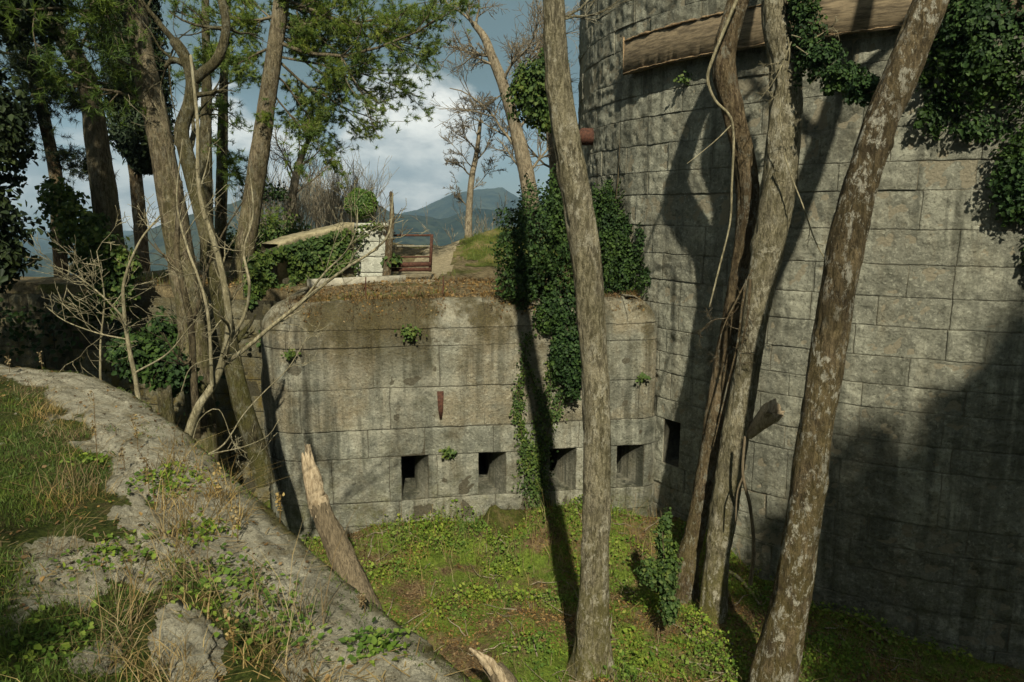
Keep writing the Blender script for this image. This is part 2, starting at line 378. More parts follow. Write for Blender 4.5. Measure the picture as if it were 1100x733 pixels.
M['ivysun'] = leaf_mat('ivy_leaf_sunlit', [(.020, .040, .013), (.038, .072, .019), (.062, .105, .028), (.10, .13, .042)], .62, .18, .25)
M['bush'] = leaf_mat('box_leaf', [(.025, .055, .012), (.05, .10, .02), (.085, .15, .028)], .5, .3, .25)
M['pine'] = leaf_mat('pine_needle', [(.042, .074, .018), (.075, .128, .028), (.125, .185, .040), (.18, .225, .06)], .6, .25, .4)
M['pinedark'] = leaf_mat('dark_needle', [(.008, .015, .008), (.018, .030, .013), (.03, .045, .018)], .6, .2, .12)  # darker twin of the pine needles, the corner's shade put into its colour
M['cypress'] = leaf_mat('cypress_spray', [(.008, .015, .008), (.014, .026, .012), (.025, .04, .016)], .6, .2, .1)
M['grass'] = leaf_mat('grass_blade', [(.032, .060, .013), (.060, .105, .021), (.095, .135, .030), (.18, .15, .06)], .6, .2, .3)
M['straw'] = leaf_mat('dry_grass_blade', [(.115, .080, .042), (.21, .16, .09), (.31, .255, .16)], .8, .1, .25)
M['weed'] = leaf_mat('weed_leaf', [(.038, .078, .015), (.085, .15, .028), (.145, .21, .040), (.20, .24, .065)], .7, .1, .3)
M['litter'] = leaf_mat('dead_leaf', [(.045, .028, .015), (.115, .070, .035), (.19, .13, .07), (.235, .18, .11)], .85, .1, .15)

# ------------------------------------------------------------------ block masonry
def blockwall(mb, fmap, s0, s1, courses, rng, blen=(.6, 1.25), gap=.007, depth=.035, cell=.05, rough=.02, holes=(), plaster_at=None, seed=0, proud=.012, relief=4.0, back=True, soft=.004):
    """courses: rising list of h. fmap(s,h,out)->xyz. holes: (sa,sb,course) left open."""
    for ci in range(len(courses) - 1):
        h0, h1 = courses[ci], courses[ci + 1]
        cuts = [s0]
        while cuts[-1] < s1 - blen[0]: cuts.append(cuts[-1] + rng.uniform(*blen))
        cuts[-1] = s1
        segs = [(cuts[i], cuts[i + 1]) for i in range(len(cuts) - 1)]
        hs = [h for h in holes if h[2] == ci]
        for (a, b, _) in hs:
            new = []
            for (l, r) in segs:
                if r <= a or l >= b: new.append((l, r)); continue
                if l < a - .12: new.append((l, a))
                elif l < a: 
                    if new: new[-1] = (new[-1][0], a)
                if r > b + .12: new.append((b, r))
            segs = new
        for (l, r) in segs:
            nu = max(3, int((r - l) / cell)); nv = max(3, int((h1 - h0) / cell))
            e = gap
            u = np.concatenate([[l + e, l + e + .001], np.linspace(l + e + .016, r - e - .016, nu), [r - e - .001, r - e]])
            w = np.concatenate([[h0 + e, h0 + e + .001], np.linspace(h0 + e + .016, h1 - e - .016, nv), [h1 - e - .001, h1 - e]])
            U, W = np.meshgrid(u, w, indexing='ij')
            inset = np.zeros_like(U)
            jw = .008 * vnoise(U * 5, W * 5, 3.1, seed + 5) + .005 * vnoise(U * 17, W * 17, 1.1, seed + 6)
            inset[0, :] = inset[-1, :] = -depth; inset[:, 0] = inset[:, -1] = -depth
            inset[1, 1:-1] = inset[-2, 1:-1] = -soft; inset[1:-1, 1] = -soft; inset[1:-1, -2] = -soft
            dist = np.minimum(np.minimum(U - l, r - U), np.minimum(W - h0, h1 - W))
            off = rng.uniform(-proud, proud)
            tx, ty = rng.uniform(-.012, .012, 2)
            o = off + tx * (U - l) / (r - l) + ty * (W - h0) / (h1 - h0) + rough * fbm(U * relief, W * relief, seed + ci * .37, seed, 4, .6) * sstep(0, .06, dist)
            hmid = (h0 + h1) / 2
            pl = plaster_at(U, W) if plaster_at else 0
            o = np.where(inset < -.0105, inset, o + inset) if not plaster_at else np.where(inset < -.0105, inset * (1 - .95 * pl), (o + inset) * (1 - .45 * pl))
            X = fmap((U + jw).ravel(), (W + jw).ravel(), o.ravel())
            a, b = U.shape
            i = (np.arange(a - 1)[:, None] * b + np.arange(b - 1)[None]).ravel()
            F = np.stack([i, i + b, i + b + 1, i + 1], 1)
            jt = (inset < -.0105).astype(float)
            mb.add(X, F, tint=rng.uniform(0, 1) ** 1.5, joint=(jt * (1 - .95 * pl)).ravel(), plaster=np.broadcast_to(pl, U.shape).ravel())
        if back:
            segs2 = [(s0, s1)]
            for (a, b, _) in sorted(hs):
                l, r = segs2.pop(); segs2 += [(l, a), (b, r)]
            for (l, r) in segs2:
                n = max(2, int((r - l) / .12)) + 1
                u = np.linspace(l, r, n); U, W = np.meshgrid(u, np.array([h0, (h0 + h1) / 2, h1]), indexing='ij')
                pl = plaster_at(U, W) if plaster_at else np.zeros_like(U)
                o = -.016 + .012 * pl * 0
                X = fmap(U.ravel(), W.ravel(), np.full(U.size, -.016))
                i = (np.arange(n - 1)[:, None] * 3 + np.arange(2)[None]).ravel()
                mb.add(X, np.stack([i, i + 3, i + 4, i + 1], 1), tint=.2, joint=(1 - .95 * pl).ravel(), plaster=pl.ravel())

class Plan:
    """polyline in plan with arc length; outward normal on the right-hand side of travel."""
    def __init__(s, pts):
        s.p = np.asarray(pts, float); d = np.diff(s.p, axis=0); s.l = np.linalg.norm(d, axis=1)
        s.S = np.concatenate([[0], np.cumsum(s.l)])
        t = d / s.l[:, None]; tv = np.vstack([t[:1], (t[:-1] + t[1:]) / 2, t[-1:]]); tv /= np.linalg.norm(tv, axis=1)[:, None]
        s.n = np.stack([tv[:, 1], -tv[:, 0]], 1)
    def at(s, q):
        x = np.interp(q, s.S, s.p[:, 0]); y = np.interp(q, s.S, s.p[:, 1])
        nx = np.interp(q, s.S, s.n[:, 0]); ny = np.interp(q, s.S, s.n[:, 1]); k = np.hypot(nx, ny)
        return x, y, nx / k, ny / k
def roundcorner(a, c, b, r, n=10):
    a, c, b = map(np.asarray, (a, c, b)); u = (a - c) / np.linalg.norm(a - c); v = (b - c) / np.linalg.norm(b - c)
    th = math.acos(np.clip((u * v).sum(), -1, 1)); L = r / math.tan(th / 2)
    p0, p1 = c + u * L, c + v * L; o = c + nrm(u + v) * r / math.sin(th / 2)
    a0 = math.atan2(*(p0 - o)[::-1]); a1 = math.atan2(*(p1 - o)[::-1])
    da = (a1 - a0 + math.pi) % (2 * math.pi) - math.pi
    return [o + r * np.array([math.cos(a0 + da * i / n), math.sin(a0 + da * i / n)]) for i in range(n + 1)]

def recess(mb, fmap, sa, sb, ha, hb, dep, shrink=(.25, .1), top=.0, lean=.0):
    def ring(d, l, r, lo, hi):
        return fmap(np.array([l, r, r, l]), np.array([lo, lo, hi, hi]), np.full(4, -d))
    w = sb - sa; h = hb - ha; K = [(.02, 0), (dep * .33, .4), (dep * .66, .75), (dep, 1), (dep * 2, 1), (dep * 6, 1)]; N = len(K)
    V = [ring(d, sa + w * shrink[0] * t, sb - w * shrink[1] * t, ha + h * .10 * t, hb - h * top * t) for d, t in K]
    V = np.vstack(V); F = []
    for k in range(N - 1):
        for j in range(4): F.append((k * 4 + j, k * 4 + (j + 1) % 4, k * 4 + 4 + (j + 1) % 4, k * 4 + 4 + j))
    F.append(tuple(4 * (N - 1) + np.array([0, 1, 2, 3])))
    mb.add(V, np.array(F), tint=.1, joint=.0, plaster=0)

# ---- round tower
TC = np.array([9.0, 17.0]); TR = 7.5
def tmap(s, h, o):
    phi = s / TR; r = TR + o
    return np.stack([TC[0] + r * np.cos(phi), TC[1] + r * np.sin(phi), h], 1)
def tower_s(px, py):
    d = ray(px, py); a = d[0]**2 + d[1]**2; b = d[0] * TC[0] + d[1] * TC[1]; c = TC @ TC - TR**2
    t = (b - math.sqrt(max(0, b * b - a * c))) / a; p = d * t
    phi = math.atan2(p[1] - TC[1], p[0] - TC[0]) % (2 * math.pi)
    return phi * TR, p[2] + EYE, p
rng = np.random.default_rng(3)
tower = empty('fort_tower', (TC[0], TC[1], -5), 'tall round grey limestone fort tower filling the right side', 'fort tower')
LOC_T = np.array([TC[0], TC[1], -5.0])
hs, hz, _p = tower_s(721, 474)
_, ht, _p = tower_s(721, 452); _, hb_, _p = tower_s(721, 500)
cs = [hb_, ht]
while cs[0] > -5.6: cs.insert(0, cs[0] - rng.uniform(.40, .50))
hole_c = len(cs) - 2
while cs[-1] < 9.2: cs.append(cs[-1] + rng.uniform(.33, .54))
sA, sB = R(150) * TR, R(292) * TR
mb = MB()
hw = .19
blockwall(mb, tmap, sA, sB, cs, rng, cell=.04, rough=.025, holes=[(hs - hw, hs + hw, hole_c)], seed=11, relief=7.0, gap=.0035, depth=.013, soft=.001, proud=.006, blen=(.45, 1.45))
# rest of the drum and its top
th = np.linspace(R(292), R(510), 40); V = []
for t_ in th: V += [[TC[0] + TR * math.cos(t_), TC[1] + TR * math.sin(t_), -5.6], [TC[0] + TR * math.cos(t_), TC[1] + TR * math.sin(t_), cs[-1]]]
F = [(2 * i, 2 * i + 2, 2 * i + 3, 2 * i + 1) for i in range(39)]
mb.add(np.array(V), np.array(F), tint=.3, joint=0, plaster=0)
th = np.linspace(0, 2 * math.pi, 73)[:-1]
V = [[TC[0], TC[1], cs[-1]]] + [[TC[0] + TR * math.cos(t_), TC[1] + TR * math.sin(t_), cs[-1]] for t_ in th]
mb.add(np.array(V), np.array([(0, 1 + i, 1 + (i + 1) % 72) for i in range(72)]), tint=.3, joint=0, plaster=0)
mb.build('wall', M['tower'], tower, loc=LOC_T)
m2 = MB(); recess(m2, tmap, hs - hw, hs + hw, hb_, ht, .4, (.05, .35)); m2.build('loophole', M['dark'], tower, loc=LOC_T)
# projecting ledge
sl, zl, _p = tower_s(680, 62); sr = tower_s(1010, 10)[0] + 2.2
_, z0, _p = tower_s(680, 82); _, z1, _p = tower_s(680, 42)
m3 = MB(); m4 = MB()
n = 260; S = np.linspace(sl, sr, n)
wob = .004 * fbm(S * 6, 0, 0, 5, 3)
prof = [(-.05, z0 + .05), (.19, z0), (.205, z0 + .004), (.20, (z0 + z1) / 2), (.19, z1 - .055), (.175, z1 - .05), (-.05, z1 + .0)]
V = []
for k, (o, z) in enumerate(prof):
    q = .012 * fbm(S * 4, k * 3.3, 0, 9, 4) if 0 < k < len(prof) - 1 else 0
    V.append(tmap(S, np.full(n, z) + wob * (.6 if k < 3 else .3) + (.014 * np.minimum(0, fbm(S * 9, 2, 0, 12, 4)) * -1.6 if k in (1, 2) else 0), np.full(n, o) + q * .35))
V = np.stack(V, 1).reshape(-1, 3); K = len(prof)
i = (np.arange(n - 1)[:, None] * K + np.arange(K - 1)[None]).ravel()
m3.add(V, [np.stack([i, i + K, i + K + 1, i + 1], 1), np.array([(0, 1, 2), (0, 2, 3), (0, 3, 4), (0, 4, 5), (0, 5, 6)])])
led = m3.build('ledge', M['ledge'], tower, loc=LOC_T)
# broken raised lip on top and lower edge of the ledge
for zz_, oo, rr_ in ((z1 - .05, .21, .020), (z0 + .035, .215, .012)):
    pts = tmap(S, np.full(n, zz_) + wob + .008 * fbm(S * 9, 1, 0, 4, 3), np.full(n, oo - .008) + .006 * fbm(S * 5, 3, 0, 8, 3))
    tube(m4, pts, rr_ * (.8 + .5 * fbm(S * 8, 7, 0, 2, 3)), 6)
pts = tmap(np.full(6, sl), np.linspace(z0, z1, 6), np.linspace(.18, .205, 6)); tube(m4, pts, np.full(6, .02), 6)
m4.build('ledge_lip', M['ledgetop'], led, loc=None).location = (0, 0, 0)
for o_ in led.children:
    me_ = o_.data; co = np.zeros(len(me_.vertices) * 3, np.float32); me_.vertices.foreach_get('co', co)
    co = co.reshape(-1, 3) - LOC_T.astype(np.float32); me_.vertices.foreach_set('co', co.ravel())
# drain spout
ds, dz, dp = tower_s(636, 147)
m5 = MB(); phi = ds / TR; nn = np.array([math.cos(phi), math.sin(phi), 0])
pts = [dp + np.array([0, 0, EYE]) - nn * .1, dp + np.array([0, 0, EYE]) + nn * .22]
tube(m5, pts, [.17, .17], 14, step=.06); tube(m5, [pts[1] + nn * .0, pts[1] - nn * .2], [.14, .13], 14, step=.06)
m5.build('drain_pipe', M['rust'], tower, loc=LOC_T)

# ---- low gallery (caponier)
GL, GR = np.array([-4.18, 11.9]), np.array([2.62, 12.95])
fd = nrm(GR - GL); fn = np.array([fd[1], -fd[0]])
back = -fn
A0 = GL + back * 3.2
pl = [A0] + [A0 + (GL - A0) * t_ for t_ in (.2, .4, .6)] + roundcorner(A0, GL, GR, .75, 12) + [GL + (GR - GL) * t_ for t_ in (.25, .4, .6, .8)] + roundcorner(GL, GR, GR + back * 1.5, .28, 8) + [GR + back * 1.5]
plan = Plan(pl)
GT = .17; RT = .55
def gmap(s, h, o):
    x, y, nx, ny = plan.at(s)
    hh = h + GB; o = o + .03 * (h < zL_ - GB) + .035 * fbm(s * .8, hh * .8, 0, 19, 3) * (o > -.3)
    a = np.clip((hh - (GT - RT)) / (RT * math.pi / 2), 0, 1) * math.pi / 2
    ins = RT * (1 - np.cos(a)); z = np.where(hh > GT - RT, GT - RT + RT * np.sin(a), hh)
    ca, sa = np.cos(a), np.sin(a)
    extra = np.maximum(0, hh - (GT - RT) - RT * math.pi / 2)
    return np.stack([x + nx * (o * ca - ins - extra), y + ny * (o * ca - ins - extra), z + o * sa], 1)
GB = -4.9; zL_ = -99
def plan_s(px, py):
    d = ray(px, py); best = None
    for i in range(len(plan.p) - 1):
        a, b = plan.p[i], plan.p[i + 1]
        Mx = np.array([[d[0], -(b - a)[0]], [d[1], -(b - a)[1]]])
        if abs(np.linalg.det(Mx)) < 1e-9: continue
        t, u = np.linalg.solve(Mx, a)
        if -1e-6 <= u <= 1 + 1e-6 and t > 0 and (best is None or t < best[0]): best = (t, plan.S[i] + u * plan.l[i], EYE + d[2] * t)
    return best[1], best[2]
_, zE1 = plan_s(528, 485); _, zE0 = plan_s(528, 531); _, zL = plan_s(470, 459); _, zJ = plan_s(430, 417); _, zK = plan_s(450, 372)
cg = [0, .45, zE0 - GB - .42, zE0 - GB, zE1 - GB, zL - GB, zJ - GB, zK - GB, GT - RT - GB + .12, GT - RT - GB + RT * math.pi / 2]
cg = [0] + [c for c in cg[1:] if c > .2]
cg = sorted(cg)
ei = [i for i in range(len(cg)) if abs(cg[i] - (zE0 - GB)) < 1e-6][0]
holes = []; eb = []
for (pa, pb) in ((431, 460), (514, 543), (590, 618), (662, 690)):
    a, _z = plan_s(pa, 500); b, _z = plan_s(pb, 500); holes.append((a, b, ei)); eb.append((a, b))
sla, _z = plan_s(468.5, 430); slb, _z = plan_s(477.5, 430)
zs1, zs0 = plan_s(473, 420)[1] - GB, plan_s(473, 449)[1] - GB
zL_ = zL - .005
gal = empty('stone_gallery', (-.8, 12.6, GB), 'low weathered masonry gallery with rounded top and four square gun ports', 'gallery')
LOC_G = np.array([-.8, 12.6, GB])
mb = MB()
def plf(U, W): return sstep(zL - GB - .01, zL - GB + .03, W) * (1 - .9 * sstep(.12, .3, fbm(U * .55 + 3, W * .8, 0, 77, 3)) * sstep(GT - RT - GB + .05, GT - RT - GB - .1, W))
rng = np.random.default_rng(8)
blockwall(mb, gmap, 0, plan.S[-1], cg, rng, blen=(.8, 1.7), cell=.045, rough=.022, holes=holes, plaster_at=plf, seed=23, proud=.012, relief=3.5, gap=.0045, depth=.020, soft=.002)
mb.build('wall', M['gallery'], gal, loc=LOC_G)
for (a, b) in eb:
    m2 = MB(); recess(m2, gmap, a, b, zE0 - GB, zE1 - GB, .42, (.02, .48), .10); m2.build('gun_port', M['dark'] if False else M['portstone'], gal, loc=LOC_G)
# narrow rusty slit plate, proud of the face
m2 = MB()
Vs = []
for (h, w_) in ((zs0, .25), (zs0 + (zs1 - zs0) * .35, .6), (zs1, .8)):
    c_ = (sla + slb) / 2; hw_ = (slb - sla) / 2 * w_
    for o in (.022, .045):
        Vs.append(gmap(np.array([c_ - hw_, c_ + hw_]), np.array([h, h]), np.array([o, o])))
Vs = np.vstack(Vs)  # rows: level*4 + layer*2 + side
Fq = []
for k in (0, 4): Fq += [(k + 2, k + 3, k + 7, k + 6), (k, k + 2, k + 6, k + 4), (k + 3, k + 1, k + 5, k + 7)]
Fq += [(0, 1, 3, 2), (10, 11, 9, 8)]
m2.add(Vs, np.array(Fq)); m2.build('iron_slit', M['rust'], gal, loc=LOC_G)

# ---- retaining wall of the terrace, left of the gallery
rp = Plan([(-22, 16.9), (-14, 16.3), (-9, 15.4), (-4.2, 14.3)])
retw = MB(); rng = np.random.default_rng(5)
RW0 = -5.0
def rmap(s, h, o):
    x, y, nx, ny = rp.at(s); return np.stack([x + nx * o, y + ny * o, RW0 + h], 1)
cr = [0]
while cr[-1] < 4.9: cr.append(cr[-1] + rng.uniform(.32, .46))
RWT = RW0 + cr[-1]
blockwall(retw, rmap, 0, rp.S[-1], cr, rng, blen=(.4, .9), cell=.08, rough=.035, seed=41, proud=.02)
tag(retw.build('retaining_wall', M['mossy'], loc=np.array([-9, 15.4, RW0])), 'mossy ochre masonry retaining wall left of the gallery, behind the saplings', 'wall')

# ------------------------------------------------------------------ ground sheets
def sdist(x, y, poly):
    """signed distance to open polyline, positive on the left of travel."""
    poly = np.asarray(poly, float); best = np.full(x.shape, 1e9); sg = np.ones(x.shape)
    for i in range(len(poly) - 1):
        a, b = poly[i], poly[i + 1]; d = b - a
        t = ((x - a[0]) * d[0] + (y - a[1]) * d[1]) / (d @ d)
        if i > 0: t = np.maximum(t, 0)
        if i < len(poly) - 2: t = np.minimum(t, 1)
        dx, dy = x - a[0] - t * d[0], y - a[1] - t * d[1]; ds_ = np.hypot(dx, dy)
        cr_ = d[0] * (y - a[1]) - d[1] * (x - a[0])
        m = ds_ < best - 1e-9; best = np.where(m, ds_, best); sg = np.where(m, np.sign(cr_), sg)
    return best * sg
def sheet(name, xs, ys, zf, mat, kind='structure', attrs=None, keep=None):
    X, Y = np.meshgrid(xs, ys, indexing='ij'); Z = zf(X, Y)
    a, b = X.shape; i = (np.arange(a - 1)[:, None] * b + np.arange(b - 1)[None]).ravel()
    F = np.stack([i, i + b, i + b + 1, i + 1], 1)
    if keep is not None:
        k = keep(X, Y).ravel(); F = F[k[F].any(1)]
    mb = MB(); mb.add(np.stack([X, Y, Z], -1).reshape(-1, 3), F, **{k: v(X, Y).ravel() for k, v in (attrs or {}).items()})
    o = mb.build(name, mat, smooth=True); o['kind'] = kind; return o
def axis(*segs):
    out = []
    for (a, b, s) in segs: out.append(np.arange(a, b, s))
    return np.concatenate(out + [[segs[-1][1]]])

def zditch(x, y):
    z = -3.95 - .13 * np.clip(x - 1.2, 0, 6) + .50 * np.exp(-((12.35 - y) / .85)**2) * sstep(-1.5, 1.5, x) + .10 * np.exp(-((12.2 - y) / .6)**2)
    z = z + .20 * fbm(x * .45, y * .45, 0, 31, 4) + .05 * fbm(x * 2.5, y * 2.5, 0, 37, 3) - .25 * sstep(-2, -6, x)
    return z
sheet('ditch_ground', axis((-24, -8, .5), (-8, 8, .07), (8, 14, .4)), axis((-3, 5, .5), (5, 13.6, .06), (13.6, 18, .3)), zditch, M['ditch'])

RIMPX = [(490, 733), (400, 655), (350, 610), (300, 570), (230, 500), (190, 462), (150, 430), (110, 408), (70, 398), (30, 393), (-60, 388)]
rim = [G(px, py, -.02)[:2] for px, py in RIMPX]
RIM = np.array([rim[0] + (rim[0] - rim[1]) * 12] + rim + [rim[-1] + np.array([-8, .6])])
ang = R(52)
def bank_parts(x, y):
    sd = sdist(x, y, RIM)
    al = x * -math.cos(ang) + y * math.sin(ang); ac = x * math.sin(ang) + y * math.cos(ang)
    strip = sstep(.72, .46, sd + .20 * fbm(al * .9, ac * .9, 0, 3, 4))
    patch = sstep(.24, .36, fbm(al * .75 + 3, ac * 1.9, 0, 13, 5, .55)) * sstep(2.1, 1.2, sd + y * .16)
    rk = np.clip(np.maximum(strip, patch), 0, 1)
    return sd, al, ac, rk
def zbank(x, y):
    sd, al, ac, rk = bank_parts(x, y)
    lay = fbm(al * .9, ac * 5.5, 0, 17, 5, .6); crack = np.abs(fbm(al * 1.6, ac * 4.2, 0, 19, 4, .55))
    z = .035 * fbm(x * .6, y * .6, 0, 2, 3) + .10 * sstep(.6, 3, sd) + .012 * fbm(x * 3, y * 3, 0, 6, 3)
    flat = sstep(.45, .75, sd)
    z = z + rk * (.03 + (.015 + .035 * flat) * lay - (.045 + .03 * flat) * sstep(.12, .0, crack) + .022 * fbm(al * 7, ac * 16, 0, 29, 4, .65) * (.40 + .6 * flat))
    z = z - .03 * sstep(.2, 0, sd)
    o = np.clip(-sd, 0, 9)
    z = z - np.where(o < .06, .8 * o, .048 + (o - .06) * 9.0)
    return np.maximum(z, -5.2)
sheet('rocky_bank', axis((-16, -6, .25), (-6, -3.2, .06), (-3.2, .6, .022), (.6, 3.0, .06), (3.0, 9.0, .4)), axis((-9, -1, .4), (-1, 1.3, .08), (1.3, 4.6, .022), (4.6, 8.5, .045), (8.5, 12, .1)), zbank, M['rock'],
      attrs={'rock': lambda X, Y: bank_parts(X, Y)[3], 'rim': lambda X, Y: sstep(.10, -.05, sdist(X, Y, RIM))}, keep=lambda X, Y: zbank(X, Y) > -5.15)

TB = np.array([[-40, 17.3], [-14, 16.55], [-9, 15.65], [-4.0, 14.55], [-3.55, 13.6], [-3.3, 12.62], [2.1, 13.47], [3.2, 13.9], [6, 14]])
MX, MY = P(505, 262, 22.5)[0], 22.5
def zterr(x, y):
    sd = sdist(x, y, TB)
    z = .10 + .05 * fbm(x * .7, y * .7, 0, 51, 4) + .012 * (y - 13)
    z = z + 1.0 * np.exp(-(((x - .6) / 2.6)**2 + ((y - 22.5) / 2.6)**2))           # grassy mound
    z = z + .8 * np.exp(-(((x + 6.5) / 2.6)**2 + ((y - 24) / 4.0)**2))              # bank behind the parapet
    z = z + .08 * fbm(x * 2, y * 2, 0, 55, 3) * sstep(18, 21, y)
    z = z - sstep(27, 60, y) * 30 - sstep(-7.5, -13, x) * sstep(17.5, 27, y) * 9
    o = np.clip(-sd, 0, 9); z = z - np.clip(o - .02, 0, 9) * 8
    return np.maximum(z, -6.2 if True else 0)
XT, YT = axis((-40, -12, .6), (-12, 4, .11), (4, 6, .4)), axis((12.3, 28, .11), (28, 62, 1.2))
sheet('terrace_ground', XT, YT, lambda x, y: np.where(y > 28, zterr(x, y), np.maximum(zterr(x, y), -6)), M['terrace'], keep=lambda X, Y: (zterr(X, Y) > -.75) | (Y > 17.6))
# worn grass cover on mound
def zmound(x, y): return zterr(x, y) + .012
sheet('grassy_mound', axis((-1.6, 4.5, .1)), axis((18.2, 27, .12)), zmound, M['mound'], keep=lambda X, Y: ((X - .8) / 2.9)**2 + ((Y - 22.6) / 4.2)**2 + .25 * fbm(X, Y, 0, 3, 3) < 1)
pc = [G(440, 300, .1), G(442, 292, .15), G(446, 285, .2), G(455, 278, .25)]
sheet('path', axis((-3.1, -.9, .1)), axis((15.5, 27, .15)), lambda x, y: zterr(x, y) + .008, M['path'], keep=lambda X, Y: np.abs(X + 2.25 - .035 * (Y - 16)**1.0 + .12 * vnoise(X, Y * .8, 0, 4)) < .5)
# valley floor to the horizon, and the mountains
sheet('valley_ground', np.linspace(-6900, 6900, 40), np.linspace(-190, 5500, 40), lambda x, y: np.full(x.shape, -150.0), M['valley'])
def mountain():
    az = np.linspace(R(-44), R(44), 300); rr = np.concatenate([np.linspace(250, 4200, 150)])
    A, Q = np.meshgrid(az, rr, indexing='ij')
    def elev(pts):
        px = np.array([p[0] for p in pts]); py = np.array([p[1] for p in pts])
        e = (225.4 - py) / 800.0; return np.interp(A, np.arctan((px - 550) / 800.0), e)
    near = elev([(-400, 250), (0, 268), (130, 252), (200, 232), (270, 214), (300, 208), (340, 197), (358, 210), (385, 216), (408, 219), (425, 229), (457, 231), (480, 233), (505, 222), (540, 226), (700, 190), (1500, 200)])
    far = elev([(-400, 250), (0, 262), (130, 250), (250, 232), (400, 236), (450, 225), (485, 210), (500, 207), (520, 204), (540, 202), (556, 212), (600, 216), (700, 235), (1500, 220)])
    X, Y = Q * np.sin(A), Q * np.cos(A)
    def ridge(r0, e, wn, wf):
        crest = r0 * e / np.cos(A) * 1.0
        d = Q - r0 * (1 + .05 * np.sin(A * 9))
        w = np.where(d < 0, np.exp(-(np.abs(d) / wn)**1.3), np.exp(-(d / wf)**2))
        return crest, w
    c1, w1 = ridge(1500, near, 420, 380); c2, w2 = ridge(3100, far, 620, 700)
    base = -150.0
    n = fbm(X * .006, Y * .006, 0, 61, 5, .5)
    z1 = base + (c1 - base) * w1 + n * 70 * w1 * (1.02 - w1); z2 = base + (c2 - base) * w2 + n * 120 * w2 * (1.02 - w2)
    Z = np.maximum(z1, z2) + 3.0 * fbm(X * .05, Y * .05, 0, 66, 3)
    a, b = A.shape; i = (np.arange(a - 1)[:, None] * b + np.arange(b - 1)[None]).ravel()
    mb = MB(); mb.add(np.stack([X, Y, Z], -1).reshape(-1, 3), np.stack([i, i + b, i + b + 1, i + 1], 1))
    o = mb.build('mountains', M['hills'], smooth=True); o['kind'] = 'structure'
mountain()

# ------------------------------------------------------------------ trees near the camera
def pxtree(name, label, cat, ctrl, Y, mat, group=None, n=44, step=.04, bump=.085, seed=0, flare=.5, limbs=None, root_z=None, limb_mat=None, ptname='trunk'):
    """ctrl: (px, py, width px[, Y])."""
    pts, rad = [], []
    for c in ctrl:
        y = c[3] if len(c) > 3 else Y
        p = P(c[0], c[1], y); pts.append(p); rad.append(c[2] * (.43 if n >= 40 else .47) * zc(p) / FPX)
    base = pts[0].copy()
    if root_z is not None and root_z < base[2]:
        pts.insert(0, np.array([base[0] + (base - pts[1])[0] * .3, base[1], root_z])); rad.insert(0, rad[0] * 1.1)
    loc = np.array(pts[0])
    t = empty(name, loc, label, cat, group)
    mb = MB(); p, r = tube(mb, pts, rad, n, step, bump, seed, flare=flare)
    mb.build(ptname, mat, t, smooth=True, loc=loc)
    return t, loc, p, r
def branches(t, loc, specs, mat, seed, name='limb', **kw):
    rng = np.random.default_rng(seed); tips = []
    for (p0, d, L, r) in specs:
        mb = MB(); grow(mb, p0, d, L, r, 0, rng, tips, **kw); mb.build(name, mat, t, smooth=True, loc=loc)
    return tips
def near_on(p, r, py):
    """index of trunk ring that projects nearest to image row py (build-time lookup)."""
    v = [366.5 - FPX * ((q[1] * SP + (q[2] - EYE) * CP) / zc(q)) for q in p]
    return int(np.argmin(np.abs(np.array(v) - py)))

tA, lA, pA, rA = pxtree('bare_tree', 'straight grey trunk with pale lichen standing before the gallery', 'tree',
    [(636, 722, 42), (637, 650, 37), (640, 560, 33), (641, 470, 33), (639, 400, 33), (634, 320, 36), (623, 235, 38), (610, 160, 36), (600, 90, 31), (596, 30, 29), (594, -20, 28), (590, -120, 26), (588, -300, 20), (600, -480, 12)], 8.6, M['bark'], seed=2, root_z=-4.2)
i1, i2 = near_on(pA, rA, -200), near_on(pA, rA, -420)
branches(tA, lA, [(pA[i1], (.8, .2, .9), 2.2, .07), (pA[i1 + 6], (-.9, .3, .8), 2.4, .07), (pA[i2], (.3, -.6, 1), 2, .05), (pA[-1], (-.2, .2, 1), 1.8, .045),
                  (pA[near_on(pA, rA, 22)], (.6, .8, .3), 1.1, .018), (pA[near_on(pA, rA, 20)] + np.array([.1, 0, 0]), (.9, .2, .25), .7, .015)], M['bark'], 21, kids=(4, 3), thin=.004, wob=.15)

tB, lB, pB, rB = pxtree('bare_tree', 'grey-brown trunk with a broken pale stub, against the tower', 'tree',
    [(766, 642, 33), (770, 600, 30), (778, 550, 33), (790, 470, 34), (802, 400, 30), (812, 335, 32), (824, 270, 38), (836, 200, 44), (843, 130, 42), (842, 70, 36), (832, 15, 30), (836, -40, 27), (858, -150, 22), (880, -320, 14)], 10.2, M['bark'], seed=5, root_z=-4.6)
q = near_on(pB, rB, 445); ms = MB()
b0 = pB[q]; tube(ms, [b0 + np.array([.10, -.12, -.28]), b0 + np.array([.24, -.24, -.05]), b0 + np.array([.33, -.33, .10]), b0 + np.array([.36, -.40, .17])], [.06, .10, .145, .125], 14, .03, .25, 3, jag=.10)
ms.build('broken_stub', M['wood'], tB, smooth=False, loc=lB)
branches(tB, lB, [(pB[near_on(pB, rB, -250)], (-.7, .2, .8), 2.4, .05), (pB[near_on(pB, rB, -290)], (.9, -.2, .8), 2.2, .07), (pB[-1], (.1, -.2, 1), 2, .06)], M['bark'], 22, kids=(4, 3), wob=.15)

